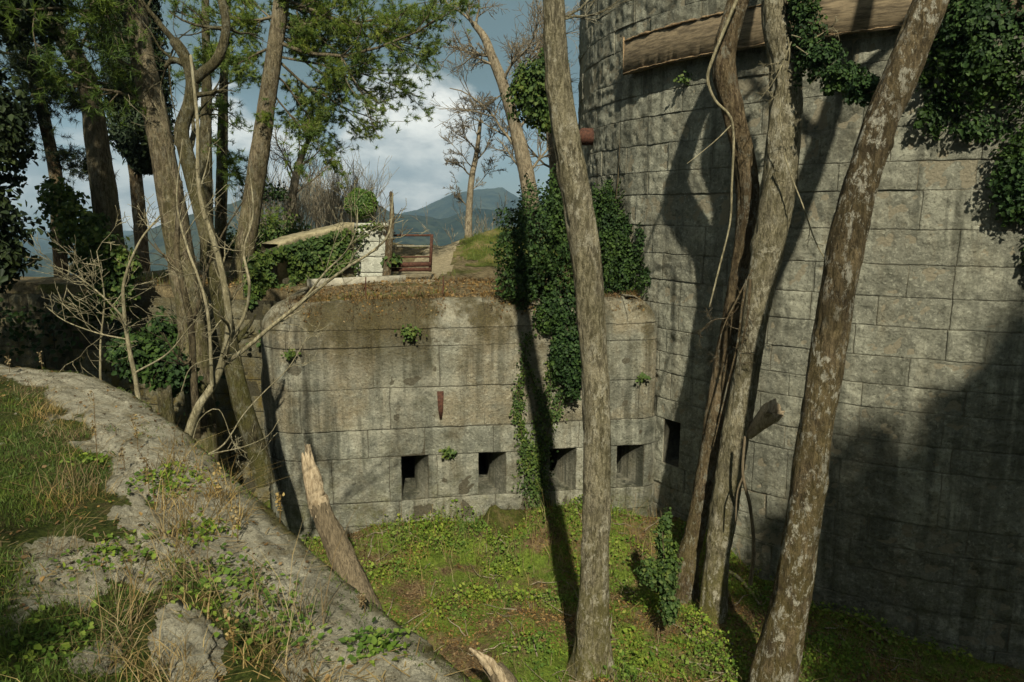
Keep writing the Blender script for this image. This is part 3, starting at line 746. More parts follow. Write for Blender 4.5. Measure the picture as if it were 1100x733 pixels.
tB2, lB2, pB2, rB2 = pxtree('bare_tree', 'dark brown vine-wrapped trunk crossing behind the trunk with the broken stub', 'tree',
    [(738, 606, 27), (747, 570, 25), (760, 510, 28), (772, 440, 30), (783, 370, 28), (794, 305, 26), (803, 240, 27), (801, 180, 27), (788, 120, 27), (778, 70, 27), (786, 25, 26), (800, -15, 25), (840, -90, 20), (900, -250, 12)], 10.75, M['barkdark'], seed=9, root_z=-4.5, bump=.10)
branches(tB2, lB2, [(pB2[-1], (.3, .1, 1), 2, .06), (pB2[near_on(pB2, rB2, -230)], (-.8, -.3, .7), 2, .04)], M['barkdark'], 23, kids=(4, 3), wob=.15)

tC, lC, pC, rC = pxtree('bare_tree', 'leaning trunk patched with pale lichen in front of the tower, rightmost of the tall trunks', 'tree',
    [(826, 765, 60), (838, 695, 50), (852, 630, 43), (863, 560, 41), (874, 480, 40), (887, 395, 42), (899, 320, 40), (911, 255, 42), (927, 190, 42), (947, 130, 42), (970, 75, 44), (992, 20, 42), (1012, -30, 40), (1045, -130, 34), (1090, -300, 24), (1110, -450, 14)], 8.2, M['barkpatch'], seed=14, root_z=-5.0, bump=.08)
branches(tC, lC, [(pC[near_on(pC, rC, -140)], (-.8, .2, .9), 2.4, .08), (pC[near_on(pC, rC, -220)], (.8, -.4, .8), 2.4, .08), (pC[-1], (.1, -.1, 1), 2, .06)], M['barkpatch'], 24, kids=(4, 3), wob=.15)

# ------------------------------------------------------------------ vines on those trunks
def pxline(pts, Y): return [P(c[0], c[1], c[2] if len(c) > 2 else Y) for c in pts]
def thin_thing(name, label, cat, lines, mat, group=None, n=5, seed=0, twigs=0, tl=.35, sz=.6):
    rng = np.random.default_rng(seed); mb = MB(); tips = []
    for (pts, r) in lines:
        p, rr = tube(mb, pts, np.linspace(r[0], r[1], len(pts)), n, .06, .05, seed)
        for k in range(twigs):
            i = rng.integers(len(p) // 4, len(p)); d = nrm(nrm(p[i] - p[max(0, i - 2)]) * .7 + rng.normal(0, .6, 3) + np.array([0, 0, .1]))
            grow(mb, p[i], d, tl * rng.uniform(.5, 1.5), max(.0035, rr[i] * .5), 1, rng, tips, kids=(3, 3, 2), thin=.0028, sides=5, ratio=sz, wob=.2)
    loc = np.asarray(lines[0][0][0])
    return tag(mb.build(name, mat, smooth=True, loc=loc), label, cat, group)
thin_thing('vine', 'pale bare vine hanging in a loop left of the dark brown trunk', 'vine',
    [(pxline([(800, -20), (783, 20), (766, 62), (760, 85), (768, 108), (784, 125), (788, 150), (786, 200), (784, 240), (772, 290), (762, 330)], 10.3), (.026, .012)),
     (pxline([(785, 135), (770, 150), (752, 165), (738, 176)], 10.2), (.011, .004))], M['twig'], seed=1)
thin_thing('vine', 'thin twiggy vine bunch spreading from the trunk below the ledge', 'vine',
    [(pxline([(846, 40), (848, 60), (842, 90), (838, 120), (842, 160)], 9.75), (.012, .004)), (pxline([(850, 38), (872, 42), (895, 30), (902, 44)], 9.75), (.009, .003)),
     (pxline([(850, 45), (838, 75), (826, 95), (815, 108)], 9.75), (.009, .003)), (pxline([(855, 50), (868, 60), (880, 78), (888, 95)], 9.75), (.009, .003)),
     (pxline([(842, 165), (850, 190), (862, 220), (877, 262), (893, 288)], 9.7), (.012, .009))], M['twig'], seed=2, twigs=3, tl=.25)
thin_thing('vine', 'tangle of dead root-like vines against the lower dark brown trunk', 'vine',
    [(pxline([(802, 300), (797, 330), (792, 370), (780, 420), (766, 480)], 10.0), (.02, .008)), (pxline([(808, 290), (790, 325), (776, 355), (768, 395)], 10.0), (.014, .004)),
     (pxline([(800, 320), (784, 340), (764, 345), (750, 360)], 10.1), (.01, .003)), (pxline([(806, 300), (803, 340), (796, 375), (795, 405)], 9.95), (.02, .006))], M['barkdark'], seed=3, twigs=4, tl=.3)
thin_thing('dead_branch', 'dead branch leaning between the stub tree and the leaning lichen trunk', 'branch',
    [(pxline([(806, 628), (810, 590), (806, 545), (798, 510), (800, 470)], 9.6), (.032, .02)), (pxline([(798, 512), (792, 530), (790, 560)], 9.6), (.015, .01))], M['rotwood'], seed=4)

# ------------------------------------------------------------------ ivy
def ivy_on(name, label, blobs, n, mat, seed, size=.085, cat='ivy', stems=None, group=None, filt=None, tint=(0, 1), spread=.6, shell=.55, droop=.5, lumpy=.5):
    """blobs: (center xyz, radii xyz, weight)"""
    rng = np.random.default_rng(seed); mb = MB()
    w = np.array([b[2] for b in blobs], float); w /= w.sum()
    loc = np.asarray(blobs[0][0], float)
    for (c, rad, _), k in zip(blobs, w):
        N = int(n * k); d = nrm(rng.normal(0, 1, (N, 3))); rr = shell + (1 - shell) * rng.uniform(0, 1, N)**.5
        lump = 1 + lumpy * fbm(d[:, 0] * 2.4 + c[0], d[:, 1] * 2 + c[1], d[:, 2] * 2 + c[2], seed, 3)
        p = np.asarray(c) + d * (rr * lump)[:, None] * np.asarray(rad)
        if filt is not None: k_ = filt(p); p = p[k_]; d = d[k_]
        nn_ = nrm(d + np.array([0, -.35, .25]))
        leaves(mb, p, nn_, size, rng, spread, tint=tint, droop=droop)
    if stems:
        t = empty(name, loc, label, cat, group)
        mb.build('leaves', mat, t, loc=loc)
        ms = MB()
        for (pts, r) in stems: tube(ms, pts, np.linspace(r, r * .4, len(pts)), 5, .08, .05, seed)
        ms.build('stem', M['twigdark'], t, smooth=True, loc=loc); return t
    return tag(mb.build(name, mat, loc=loc), label, cat, group)
def Bp(px, py, Y, rx, rz, ry=.3, w=1.0):
    p = P(px, py, Y); k = zc(p) / FPX
    return (p, (rx * k, ry, rz * k), w)
def TBp(px, py, rx, rz, ry=.15, w=1.0):
    return Bp(px, py, tower_s(px, py)[2][1] - ry * .6, rx, rz, ry, w)
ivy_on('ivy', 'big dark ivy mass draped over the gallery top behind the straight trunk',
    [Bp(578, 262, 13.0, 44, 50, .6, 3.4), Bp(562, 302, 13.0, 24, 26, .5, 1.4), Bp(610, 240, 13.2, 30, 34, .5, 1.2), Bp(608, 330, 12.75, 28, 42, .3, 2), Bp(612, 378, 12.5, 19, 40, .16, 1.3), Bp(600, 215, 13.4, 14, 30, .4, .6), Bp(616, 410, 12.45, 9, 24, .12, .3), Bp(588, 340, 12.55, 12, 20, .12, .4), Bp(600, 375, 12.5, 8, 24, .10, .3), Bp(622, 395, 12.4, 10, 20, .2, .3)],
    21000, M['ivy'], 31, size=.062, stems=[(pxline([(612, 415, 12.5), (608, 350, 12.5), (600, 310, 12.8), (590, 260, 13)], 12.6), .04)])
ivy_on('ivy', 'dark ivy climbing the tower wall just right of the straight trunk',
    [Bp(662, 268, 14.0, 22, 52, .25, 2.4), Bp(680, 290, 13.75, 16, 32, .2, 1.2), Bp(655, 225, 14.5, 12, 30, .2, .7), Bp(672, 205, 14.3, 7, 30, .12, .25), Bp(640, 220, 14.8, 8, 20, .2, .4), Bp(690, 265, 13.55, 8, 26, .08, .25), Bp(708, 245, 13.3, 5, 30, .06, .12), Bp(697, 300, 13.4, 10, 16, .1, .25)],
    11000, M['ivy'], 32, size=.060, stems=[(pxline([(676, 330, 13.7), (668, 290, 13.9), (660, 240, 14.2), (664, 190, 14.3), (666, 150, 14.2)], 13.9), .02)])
def ivy_strip(name, label, lines, n, mat, seed, size=.07, fmap=None, wid=.1, cat='ivy', tint=(0, 1), nor=(0, -1, .3)):
    rng = np.random.default_rng(seed); mb = MB(); ms = MB()
    L = [resample(np.array(l[0]), np.full(len(l[0]), 1.0), .05)[0] for l in lines]; tot = sum(len(x) * l[1] for x, l in zip(L, lines))
    loc = L[0][0]
    for p, l in zip(L, lines):
        k = int(n * len(p) * l[1] / tot); i = rng.integers(0, len(p), k)
        q = p[i] + rng.normal(0, 1, (k, 3)) * np.array([wid * l[1], .03, wid * .6 * l[1]])
        leaves(mb, q, np.tile(np.array(nor), (k, 1)), size, rng, .6, tint=tint, droop=.6)
        tube(ms, p[::2], np.linspace(.014, .005, len(p[::2])), 4)
    t = empty(name, loc, label, cat); mb.build('leaves', mat, t, loc=loc); ms.build('stem', M['twigdark'], t, loc=loc, smooth=True); return t
def gl(pts, out=.07):
    r = []
    for (px, py) in pts:
        s_, z_ = plan_s(px, py); r.append(gmap(np.array([s_]), np.array([min(z_, GT - RT) - GB]), np.array([out]))[0])
    return r
ivy_strip('ivy', 'ragged ivy strands trailing down the gallery wall between two gun ports',
    [(gl([(565, 345), (562, 390), (557, 430), (560, 470), (572, 530)]), .75), (gl([(596, 380), (588, 425), (575, 460), (582, 520)]), 1.0), (gl([(606, 400), (600, 435), (586, 465), (580, 530)]), 1.0), (gl([(555, 420), (556, 450), (566, 490)]), .8), (gl([(570, 480), (566, 515), (580, 545)]), 1.7), (gl([(566, 390), (580, 430), (592, 450)]), .6)],
    3000, M['ivysun'], 33, .048, wid=.07)
def wleaf(px, py, n, r, seed, label, Y=None):
    rng = np.random.default_rng(seed); s_, z_ = plan_s(px, py) if Y is None else (0, 0); c = gmap(np.array([s_]), np.array([min(z_ - GB, GT - GB)]), np.array([.06]))[0]
    if Y is not None: c = P(px, py, Y)
    mb = MB(); p = c + rng.normal(0, 1, (n, 3)) * np.array([r, .04, r * .7]); leaves(mb, p, np.tile([0, -1, .6], (n, 1)), .06, rng, .7, tint=(.3, 1))
    return tag(mb.build('wall_creeper', M['ivysun'], loc=c), label, 'plant')
wleaf(440, 356, 120, .09, 1, 'bright green plant growing near the top edge of the gallery wall')
wleaf(482, 484, 90, .06, 2, 'small leafy weed rooted in the joint right of the first gun port')
wleaf(314, 379, 60, .05, 3, 'little green tuft on the rounded left corner of the gallery')
wleaf(688, 404, 50, .05, 4, 'small sprig on the right end of the gallery wall')
c_ = tower_s(737, 84)[2] + np.array([0, 0, EYE]); wleaf(737, 84, 70, .07, 5, 'small green tuft on the tower wall under the rusty ledge', c_[1] - .08)
# tree-top ivy ball behind trunk, upper centre
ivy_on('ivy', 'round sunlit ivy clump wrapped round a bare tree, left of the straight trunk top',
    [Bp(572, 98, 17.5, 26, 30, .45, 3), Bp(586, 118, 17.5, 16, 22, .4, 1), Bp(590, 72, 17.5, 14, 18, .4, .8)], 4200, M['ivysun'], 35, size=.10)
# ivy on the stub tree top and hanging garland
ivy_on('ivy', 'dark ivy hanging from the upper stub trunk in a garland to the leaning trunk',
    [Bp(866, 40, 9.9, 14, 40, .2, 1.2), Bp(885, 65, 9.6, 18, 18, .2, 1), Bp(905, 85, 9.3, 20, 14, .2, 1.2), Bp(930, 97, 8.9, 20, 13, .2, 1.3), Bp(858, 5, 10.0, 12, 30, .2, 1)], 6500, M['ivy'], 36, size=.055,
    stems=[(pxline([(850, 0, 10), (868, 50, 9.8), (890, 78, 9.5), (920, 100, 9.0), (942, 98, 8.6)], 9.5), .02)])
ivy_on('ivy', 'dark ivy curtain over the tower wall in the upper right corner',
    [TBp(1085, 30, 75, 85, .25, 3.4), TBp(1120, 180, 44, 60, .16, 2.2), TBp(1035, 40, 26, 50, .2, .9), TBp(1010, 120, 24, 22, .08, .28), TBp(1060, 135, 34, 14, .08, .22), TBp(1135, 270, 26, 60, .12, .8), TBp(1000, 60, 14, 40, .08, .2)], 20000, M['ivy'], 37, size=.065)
ivy_on('ivy', 'leafy ivy-covered sapling on the ditch floor left of the dark brown trunk',
    [Bp(714, 585, 9.9, 7, 34, .12, 1.4), Bp(716, 625, 9.6, 10, 24, .14, 1.0), Bp(720, 655, 9.3, 10, 18, .12, .6), Bp(698, 615, 9.5, 12, 16, .15, .4), Bp(722, 605, 9.7, 8, 20, .12, .4)], 2400, M['ivysun'], 38, size=.06, stems=[(pxline([(718, 670, 9.4), (714, 610, 9.7), (710, 550, 9.9)], 9.7), .02)])

# ------------------------------------------------------------------ terrace furniture
pA_, pB_ = P(381, 270, 17.0), P(242, 300, 13.6)
LW = np.array([pA_[0], 17.0]); LW2 = np.array([pB_[0], 14.5])
lp = Plan([LW2, (LW2 + LW) / 2 + np.array([-.1, .15]), LW])
pw = MB(); rng = np.random.default_rng(12)
def pmap(s, h, o):
    x, y, nx, ny = lp.at(s); tp = np.interp(s, [0, lp.S[-1]], [.78, 1.36])
    return np.stack([x + nx * o, y + ny * o, .0 + h * tp], 1)
blockwall(pw, pmap, 0, lp.S[-1], [0, .3, .62, 1.0], rng, blen=(.4, .8), cell=.1, rough=.03, seed=71)
pwo = tag(pw.build('parapet_wall', M['mossy'], loc=np.array([LW2[0], LW2[1], 0])), 'low sloping stone parapet under the ivy, ending at the white pillar', 'wall')
cp_ = MB(); n = 60; S = np.linspace(.9, lp.S[-1] - .02, n); PR = [(.05, .99), (.06, 1.055), (.05, 1.06), (-.43, 1.06), (-.44, 1.05), (-.45, .1), (-.02, .1)]
V = np.stack([pmap(S, np.full(n, 1.0), np.full(n, o) + .02 * fbm(S * 4, h, 0, 5, 3)) + np.stack([0 * S, 0 * S, np.full(n, h - 1.0) + .018 * fbm(S * 3, h * 7, 0, 4, 3)], 1) for o, h in PR], 1)
K = len(PR); i = (np.arange(n - 1)[:, None] * K + np.arange(K)[None]).ravel(); j = (np.arange(n - 1)[:, None] * K + (np.arange(K)[None] + 1) % K).ravel()
cp_.add(V.reshape(-1, 3) - np.array([LW2[0], LW2[1], 0]), np.stack([i, i + K, j + K, j], 1)); cp_.build('coping', M['coping'], pwo)
# its ivy
rng = np.random.default_rng(44); mb = MB()
N = 9000; s_ = rng.uniform(0, lp.S[-1], N); h_ = rng.uniform(-.15, .97, N); s_ = s_ * (lp.S[-1] - .22) / lp.S[-1]
keep_ = fbm(s_ * 1.1, h_ * 1.6, 0, 91, 3) + .45 * np.minimum(1, (lp.S[-1] - s_) / .8) + .1 * (h_ < .9) > .02
lx = pmap(s_, h_, .04 + .12 * np.abs(fbm(s_ * 2, h_ * 3, 0, 92, 3)) + rng.uniform(0, .05, N))[keep_]
leaves(mb, lx, np.tile([.25, -1, .5], (len(lx), 1)), .10, rng, .55, tint=(.0, .9), droop=.5)
tag(mb.build('ivy', M['ivysun'], loc=np.array([LW[0] - 1, LW[1] - 1.2, .8])), 'thick ivy mat covering the low parapet left of the white pillar', 'ivy')
# pillar
c = P(396, 301, 16.9); k = zc(c) / FPX; w = 36 * k; hh = P(397, 240, 16.9)[2]
pc_ = np.array([c[0], 17.05]); pp = Plan([pc_ + np.array(v) for v in ((-w / 2, w), (-w / 2, 0), (w / 2, 0), (w / 2, w), (-w / 2, w))])
pil = empty('stone_pillar', (pc_[0], pc_[1], 0), 'pale stone pillar with a round bush on top, beside the iron railing', 'pillar')
mb = MB(); rng = np.random.default_rng(4)
for i in range(4):
    a, b = pp.p[i], pp.p[i + 1]; L = np.linalg.norm(b - a); d = (b - a) / L; nn = np.array([d[1], -d[0]])
    def fm(s, h, o, a=a, d=d, nn=nn): return np.stack([a[0] + d[0] * s + nn[0] * o, a[1] + d[1] * s + nn[1] * o, h - .1], 1)
    blockwall(mb, fm, 0, L, [0, .38, .74, 1.08, hh + .02], rng, blen=(.5, .9), cell=.06, rough=.008, depth=.015, seed=81 + i, proud=.005)
mb.build('shaft', M['white'], pil, loc=np.array([pc_[0], pc_[1], 0]))
mb = MB(); q = w / 2 + .05
V = np.array([[x, y, z] for z in (hh - .08, hh + .0) for (x, y) in ((-q, -.05), (q, -.05), (q, w + .05), (-q, w + .05))]) + np.array([pc_[0], pc_[1], 0])
mb.add(V, np.array([(0, 1, 5, 4), (1, 2, 6, 5), (2, 3, 7, 6), (3, 0, 4, 7), (4, 5, 6, 7), (3, 2, 1, 0)]), tint=.4, joint=0, plaster=0)
mb.build('cap', M['white'], pil, loc=np.array([pc_[0], pc_[1], 0]))
b = Bp(388, 219, 17.2, 17, 16, .36, 1)
ivy_on('round_bush', 'small ball-shaped green bush growing on top of the white pillar', [b], 5200, M['bush'], 45, size=.045, cat='bush', shell=.85, lumpy=.12, spread=.5, stems=[([b[0] + np.array([.05, 0, -.75]), b[0] + np.array([.02, 0, -.3]), b[0]], .03)])
ivy_on('ivy', 'thin ivy sprays creeping over the face of the white pillar', [Bp(386, 254, 16.85, 9, 9, .05, 1), Bp(400, 243, 16.9, 15, 4, .08, .8), Bp(382, 280, 16.85, 4, 16, .04, .6)], 300, M['ivysun'], 46, size=.07)
# railing
rl = empty('iron_railing', P(442, 291, 16.9), 'rusty iron railing of a small footbridge right of the white pillar', 'railing'); LR = np.array(rl.location)
def bar(a, b, w, name, par, mat=M['rust'], loc=LR):
    a, b = np.asarray(a, float), np.asarray(b, float); mb = MB(); t = nrm(b - a); u = nrm(np.cross(t, [.1, 1, .05])); v = np.cross(t, u); w = np.broadcast_to(w, 2)
    V = np.array([p + u * x * w[0] / 2 + v * y * w[1] / 2 for p in (a, b) for x, y in ((-1, -1), (1, -1), (1, 1), (-1, 1))])
    mb.add(V, np.array([(0, 1, 5, 4), (1, 2, 6, 5), (2, 3, 7, 6), (3, 0, 4, 7), (4, 5, 6, 7), (3, 2, 1, 0)]))
    return mb.build(name, mat, par, loc=loc)
YR = 16.9
bar(P(462, 292, YR), P(464, 252, YR), .06, 'post', rl); bar(P(414, 292, YR), P(416, 253, YR), .05, 'post', rl)
bar(P(414, 253, YR - .0), P(465, 253, YR), .045, 'top_rail', rl); bar(P(416, 264.5, YR - .03), P(462, 264.5, YR - .03), .02, 'middle_rail', rl, M['concrete']); bar(P(416, 276.5, YR - .03), P(462, 276, YR - .03), .035, 'lower_rail', rl)
bar(P(415, 285, YR - .06), P(463, 284, YR - .06), (.10, .11), 'beam', rl); bar(P(413, 290, YR - .2), P(463, 289.5, YR - .2), (.08, .08), 'beam', rl)
bar(P(416, 253, YR), P(424, 250, YR + 3), .04, 'far_rail', rl)
for (px, y0, y1, lab, bend) in ((393, 298, 314, 'short rusty rod standing on the gallery top below the white pillar', .0), (475, 297, 314, 'short rusty rod standing on the gallery top below the grassy mound', .05)):
    p0 = P(px, y1, 13.6); m_ = MB(); tube(m_, [p0 - np.array([0, 0, .1]), p0 + np.array([bend * .5, 0, .15]), P(px + bend * 20, y0, 13.6)], [.014, .014, .012], 6); tag(m_.build('rusty_rod', M['rust'], loc=p0), lab, 'rod')
# concrete kerb in front of pillar
m_ = MB(); a, b = P(330, 306, 15.2), P(435, 301, 16.2)
bar_o = bar(a + np.array([0, 0, .0]), b, (.22, .10), 'stone_kerb', None, M['concrete'], loc=(a + b) / 2); tag(bar_o, 'flat concrete kerb strip on the gallery top in front of the white pillar', 'kerb')

# ------------------------------------------------------------------ pines and other trees on the left
def needle_tree(t, loc, tips, mat, seed, K=22, L=.15, w=.007, extra=2, tint=(0, 1), jit=.16):
    rng = np.random.default_rng(seed); mb = MB()
    p = np.array([q[0] for q in tips]); d = np.array([q[1] for q in tips])
    p = np.repeat(p, extra, 0) + rng.normal(0, jit, (len(p) * extra, 3)) * (np.arange(len(p) * extra) % extra > 0)[:, None]; d = nrm(np.repeat(d, extra, 0) + rng.normal(0, .4, (len(d) * extra, 3)) + np.array([0, 0, .35]))
    needles(mb, p, d, rng, K, L, w, tint)
    return mb.build('crown', mat, t, loc=loc)
def pxspec(p, r, py, ends, rad, sc_=1.0, Yo=0):
    i = near_on(p, r, py); p0 = p[i]; e = P(ends[0], ends[1], p0[1] + (ends[2] if len(ends) > 2 else 0)); d = e - p0
    return (p0, d, np.linalg.norm(d), rad)

def pine(label, ctrl, Y, specs, seed, mat=None, crown=M['pine'], kids=(7, 4), extra=3, group='pine trees on the left', K=20, L=.15, w=.0065, root_z=None, ratio=.42, jit=.16, up=.02, tint=(0, 1), name='pine_tree'):
    t, loc, p, r = pxtree(name, label, 'tree', ctrl, Y, mat or M['barkpine'], group, 16, .1, .06, seed, .25, root_z=root_z)
    sp = [pxspec(p, r, *s) for s in specs]
    tips = branches(t, loc, sp, mat or M['barkpine'], seed, kids=kids, thin=.006, wob=.12, ratio=ratio, up=up)
    if crown: needle_tree(t, loc, tips, crown, seed + 1, K, L, w, extra, tint, jit)
    return t, p, r
# main lit pine
pine('pine with sunny green boughs reaching over the sky, right of the left trees',
    [(258, 300, 24), (264, 262, 23), (272, 210, 22), (280, 160, 21), (287, 110, 20), (295, 55, 19), (302, 5, 18), (308, -50, 16), (312, -160, 12), (316, -300, 6)], 17.0,
    [(45, (472, 142, .5), .05), (40, (400, 100, 1), .045), (62, (395, 150, 1), .035), (20, (440, 55, 1), .05), (0, (425, 20, .5), .05), (-20, (410, -10, 1), .05), (8, (448, 70, 1.5), .05), (75, (362, 128, .5), .03), (28, (365, 55, 0), .045),
     (50, (232, 75, .5), .035), (15, (240, 20, 1), .045), (-30, (230, -20, 1), .05), (-40, (390, -40, 0), .05), (-80, (360, -120, 1), .05), (-100, (250, -110, 0), .05), (95, (352, 178, .5), .025), (-10, (310, -20, -.5), .05), (5, (385, 35, .3), .045), (-5, (360, 10, 1.2), .045), (12, (335, 62, .8), .04), (58, (430, 118, .8), .03)], 101, kids=(10, 3), extra=4, tint=(.15, 1), root_z=-.2, K=30, L=.115, w=.0065, jit=.12)
pine('thick brown pine trunk in front of the dark cypress',
    [(214, 420, 32), (206, 350, 31), (198, 300, 30), (190, 250, 29), (181, 200, 28), (172, 150, 27), (162, 105, 27), (153, 60, 26), (146, 20, 26), (140, -20, 25), (128, -120, 20), (120, -280, 10)], 13.2,
    [(120, (62, 66, -1), .035), (72, (44, 48, -.5), .03), (-30, (40, 0, -1.5), .05), (-10, (60, 40, -2), .045), (-70, (60, -60, 1), .05), (-120, (90, -200, -1), .05), (-20, (20, 60, 1), .05)], 103, kids=(6, 3), extra=3, crown=M['pine'], tint=(0, .6), root_z=-4.6)
pine('leaning pine trunk at far left of the terrace, top bent left',
    [(124, 300, 30), (118, 255, 28), (112, 205, 27), (104, 150, 25), (98, 105, 22), (90, 80, 24), (76, 55, 20), (56, 22, 16), (40, -15, 14), (20, -80, 10)], 15.8,
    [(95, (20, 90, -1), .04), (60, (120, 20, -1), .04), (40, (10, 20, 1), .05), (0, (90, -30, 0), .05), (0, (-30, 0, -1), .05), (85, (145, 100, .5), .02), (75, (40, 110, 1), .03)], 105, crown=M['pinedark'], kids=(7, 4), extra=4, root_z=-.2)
pine('slim dark pine trunk nearest the left edge',
    [(66, 290, 15), (62, 240, 15), (60, 190, 14), (50, 140, 13), (40, 95, 13), (30, 60, 12), (18, 10, 10), (5, -60, 8)], 17.5,
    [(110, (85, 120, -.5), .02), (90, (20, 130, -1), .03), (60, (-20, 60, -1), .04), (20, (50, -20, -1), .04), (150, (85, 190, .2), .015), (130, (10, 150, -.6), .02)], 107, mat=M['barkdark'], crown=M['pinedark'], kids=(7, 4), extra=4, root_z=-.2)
# slender mossy trunks behind
for (lab, ctrl, Y, sp, sd_) in (('slender mossy pine trunk, left of the pair behind the saplings', [(222, 290, 15), (222, 220, 14), (221, 150, 13), (222, 90, 11), (221, 30, 9), (220, -60, 7)], 18.5, [(90, (190, 75, 0), .03), (60, (250, 40, 0), .03), (20, (180, 10, 0), .03), (110, (260, 130, -.5), .025), (0, (240, -30, 0), .03), (140, (250, 175, 0), .02)], 109),
                               ('slender mossy pine trunk, right of the pair behind the saplings', [(236, 290, 13), (238, 210, 13), (239, 150, 12), (240, 100, 10), (243, 40, 8), (246, -40, 6)], 19.5, [(120, (215, 120, 0), .03), (90, (275, 85, 0), .03), (60, (225, 60, 0), .03), (40, (280, 20, 0), .03), (150, (275, 195, 0), .02), (170, (270, 240, 0), .02)], 111)):
    pine(lab, ctrl, Y, sp, sd_, mat=M['barkmoss'], crown=M['pine'], kids=(5, 3), extra=2, tint=(0, .7), root_z=-.2)
# cypress
cy = empty('cypress_tree', P(155, 300, 21), 'dense dark columnar cypress behind the thick pine trunk', 'tree'); LC = np.array(cy.location); LC[2] = -.1; cy.location = LC
mb = MB(); tube(mb, [LC, LC + np.array([0, 0, 3]), LC + np.array([-.1, 0, 9])], [.2, .17, .05], 10, .2, .08, 4); mb.build('trunk', M['barkdark'], cy, loc=LC, smooth=True)
rng = np.random.default_rng(7); N = 26000; zt = rng.uniform(0, 1, N)
zz = P(150, 188, 21)[2] + zt * 8.5; rad = (.80 * np.minimum(1, zt * 7 + .25) * (1 - zt**2.5 * .8)) * np.sqrt(rng.uniform(.25, 1, N)) * (1 + .25 * vnoise(zz * 1.5, rng.uniform(0, 6, N), 0, 3))
a_ = rng.uniform(0, 2 * math.pi, N); px_ = np.stack([P(149, 100, 21)[0] + rad * np.cos(a_), 21 + rad * np.sin(a_), zz], 1)
mb = MB(); leaves(mb, px_, np.stack([np.cos(a_), np.sin(a_), np.full(N, .4)], 1), .16, rng, .5, .45, droop=-.8); mb.build('crown', M['cypress'], cy, loc=LC)

# evergreen, dark, off the left side, its boughs hanging into the upper left corner; the rest stand out of view, most added to block sun or sky light
def broadleaf(name, label, base, h, crown, n, seed, mat=M['pinedark'], size=.22, group=None, lean=(0, 0)):
    base = np.asarray(base, float); t = empty(name, base, label, 'tree', group); rng = np.random.default_rng(seed)
    mb = MB(); top = base + np.array([lean[0], lean[1], h]); tube(mb, [base, base + (top - base) * .5 + np.array([.1, 0, 0]), top], [.30, .22, .08], 12, .3, .08, seed, flare=.3)
    tips = []
    for (c, r, w_) in crown:
        c = np.asarray(c); k = rng.uniform(.45, .8); p0 = base + (top - base) * k
        grow(mb, p0, c - p0, np.linalg.norm(c - p0), .09, 0, rng, tips, kids=(3,), thin=.02)
    mb.build('trunk', M['barkdark'], t, loc=base, smooth=True)
    mb = MB()
    for (c, r, w_) in crown:
        N = int(n * w_); d = nrm(rng.normal(0, 1, (N, 3))); rr = rng.uniform(.25, 1, N)**.5
        lump = 1 + .45 * fbm(d[:, 0] * 1.6 + seed, d[:, 1] * 1.6, d[:, 2] * 1.6, seed, 3)
        p = np.asarray(c) + d * (rr * lump)[:, None] * np.asarray(r); leaves(mb, p, d + np.array([0, 0, .3]), size, rng, .8, .6)
    mb.build('crown', mat, t, loc=base); return t
broadleaf('evergreen_tree', 'dark evergreen with hanging boughs in the upper left corner', (-9.2, 11.2, -.1), 6.5,
    [((-8.6, 11.3, 6.0), (1.9, 1.4, 1.3), 1.2), ((-8.7, 11.0, 3.9), (1.1, 1.0, .9), .7), ((-8.9, 11.3, 2.3), (1.0, 1.0, .9), .8), ((-7.0, 11.6, 6.3), (1.2, 1, .9), .6), ((-9.6, 11.0, 4.8), (1.3, 1, 1.6), .9), ((-7.9, 11.6, 5.0), (.7, .8, .5), .25), ((-8.2, 11.4, 1.7), (.75, .7, .35), .3), ((-8.0, 11.6, 2.9), (.7, .7, .9), .7), ((-8.3, 11.6, 1.1), (.9, .7, .6), .7), ((-7.5, 11.8, 5.0), (.8, .8, .8), .5)], 3800, 201, size=.13)

broadleaf('evergreen_tree', 'tall evergreen behind the viewpoint shading the right side of the tower', (10.0, -3.5, 0), 14,
    [((8.5, -3.2, 8.7), (2.4, 2.0, 2.2), 1.6), ((6.0, -3.0, 7.6), (1.25, 1.3, 1.7), .8), ((7.4, -3, 6.0), (2.4, 2, 2.2), 1.3), ((11.5, -3, 9.0), (2.8, 2.2, 2.8), 1), ((8.9, -3, 16.4), (1.4, 1.4, 1.4), .9), ((9.6, -3, 12.6), (1.4, 1.4, 1.9), .8), ((11.4, -3, 14.2), (1.8, 1.5, 2.2), 1.0)], 4200, 202, size=.30)  # lower crowns throw the wall shadow; upper ones added to darken the right edge
broadleaf('evergreen_tree', 'unseen evergreen put behind the viewpoint to shade the grass in the lower left corner', (-5.5, -6.5, 0), 6.5,
    [((-4.9, -6, 6.9), (2.7, 2.0, 1.4), 1.4), ((-8.4, -6, 7.2), (3.2, 2.2, 2.2), 1.4)], 4200, 203, size=.30)  # out-of-view crowns placed so the bank's corner goes dark
broadleaf('evergreen_tree', 'unseen evergreen added beyond the left edge to shade the ditch corner', (-11.5, 5.2, 0), 6,
    [((-9.8, 6.0, 4.1), (2.0, 1.8, 2.5), 1.0), ((-12, 6, 5.6), (3, 2, 3), 1.2)], 4200, 204, size=.28)  # added out of frame to keep sun off the left ditch

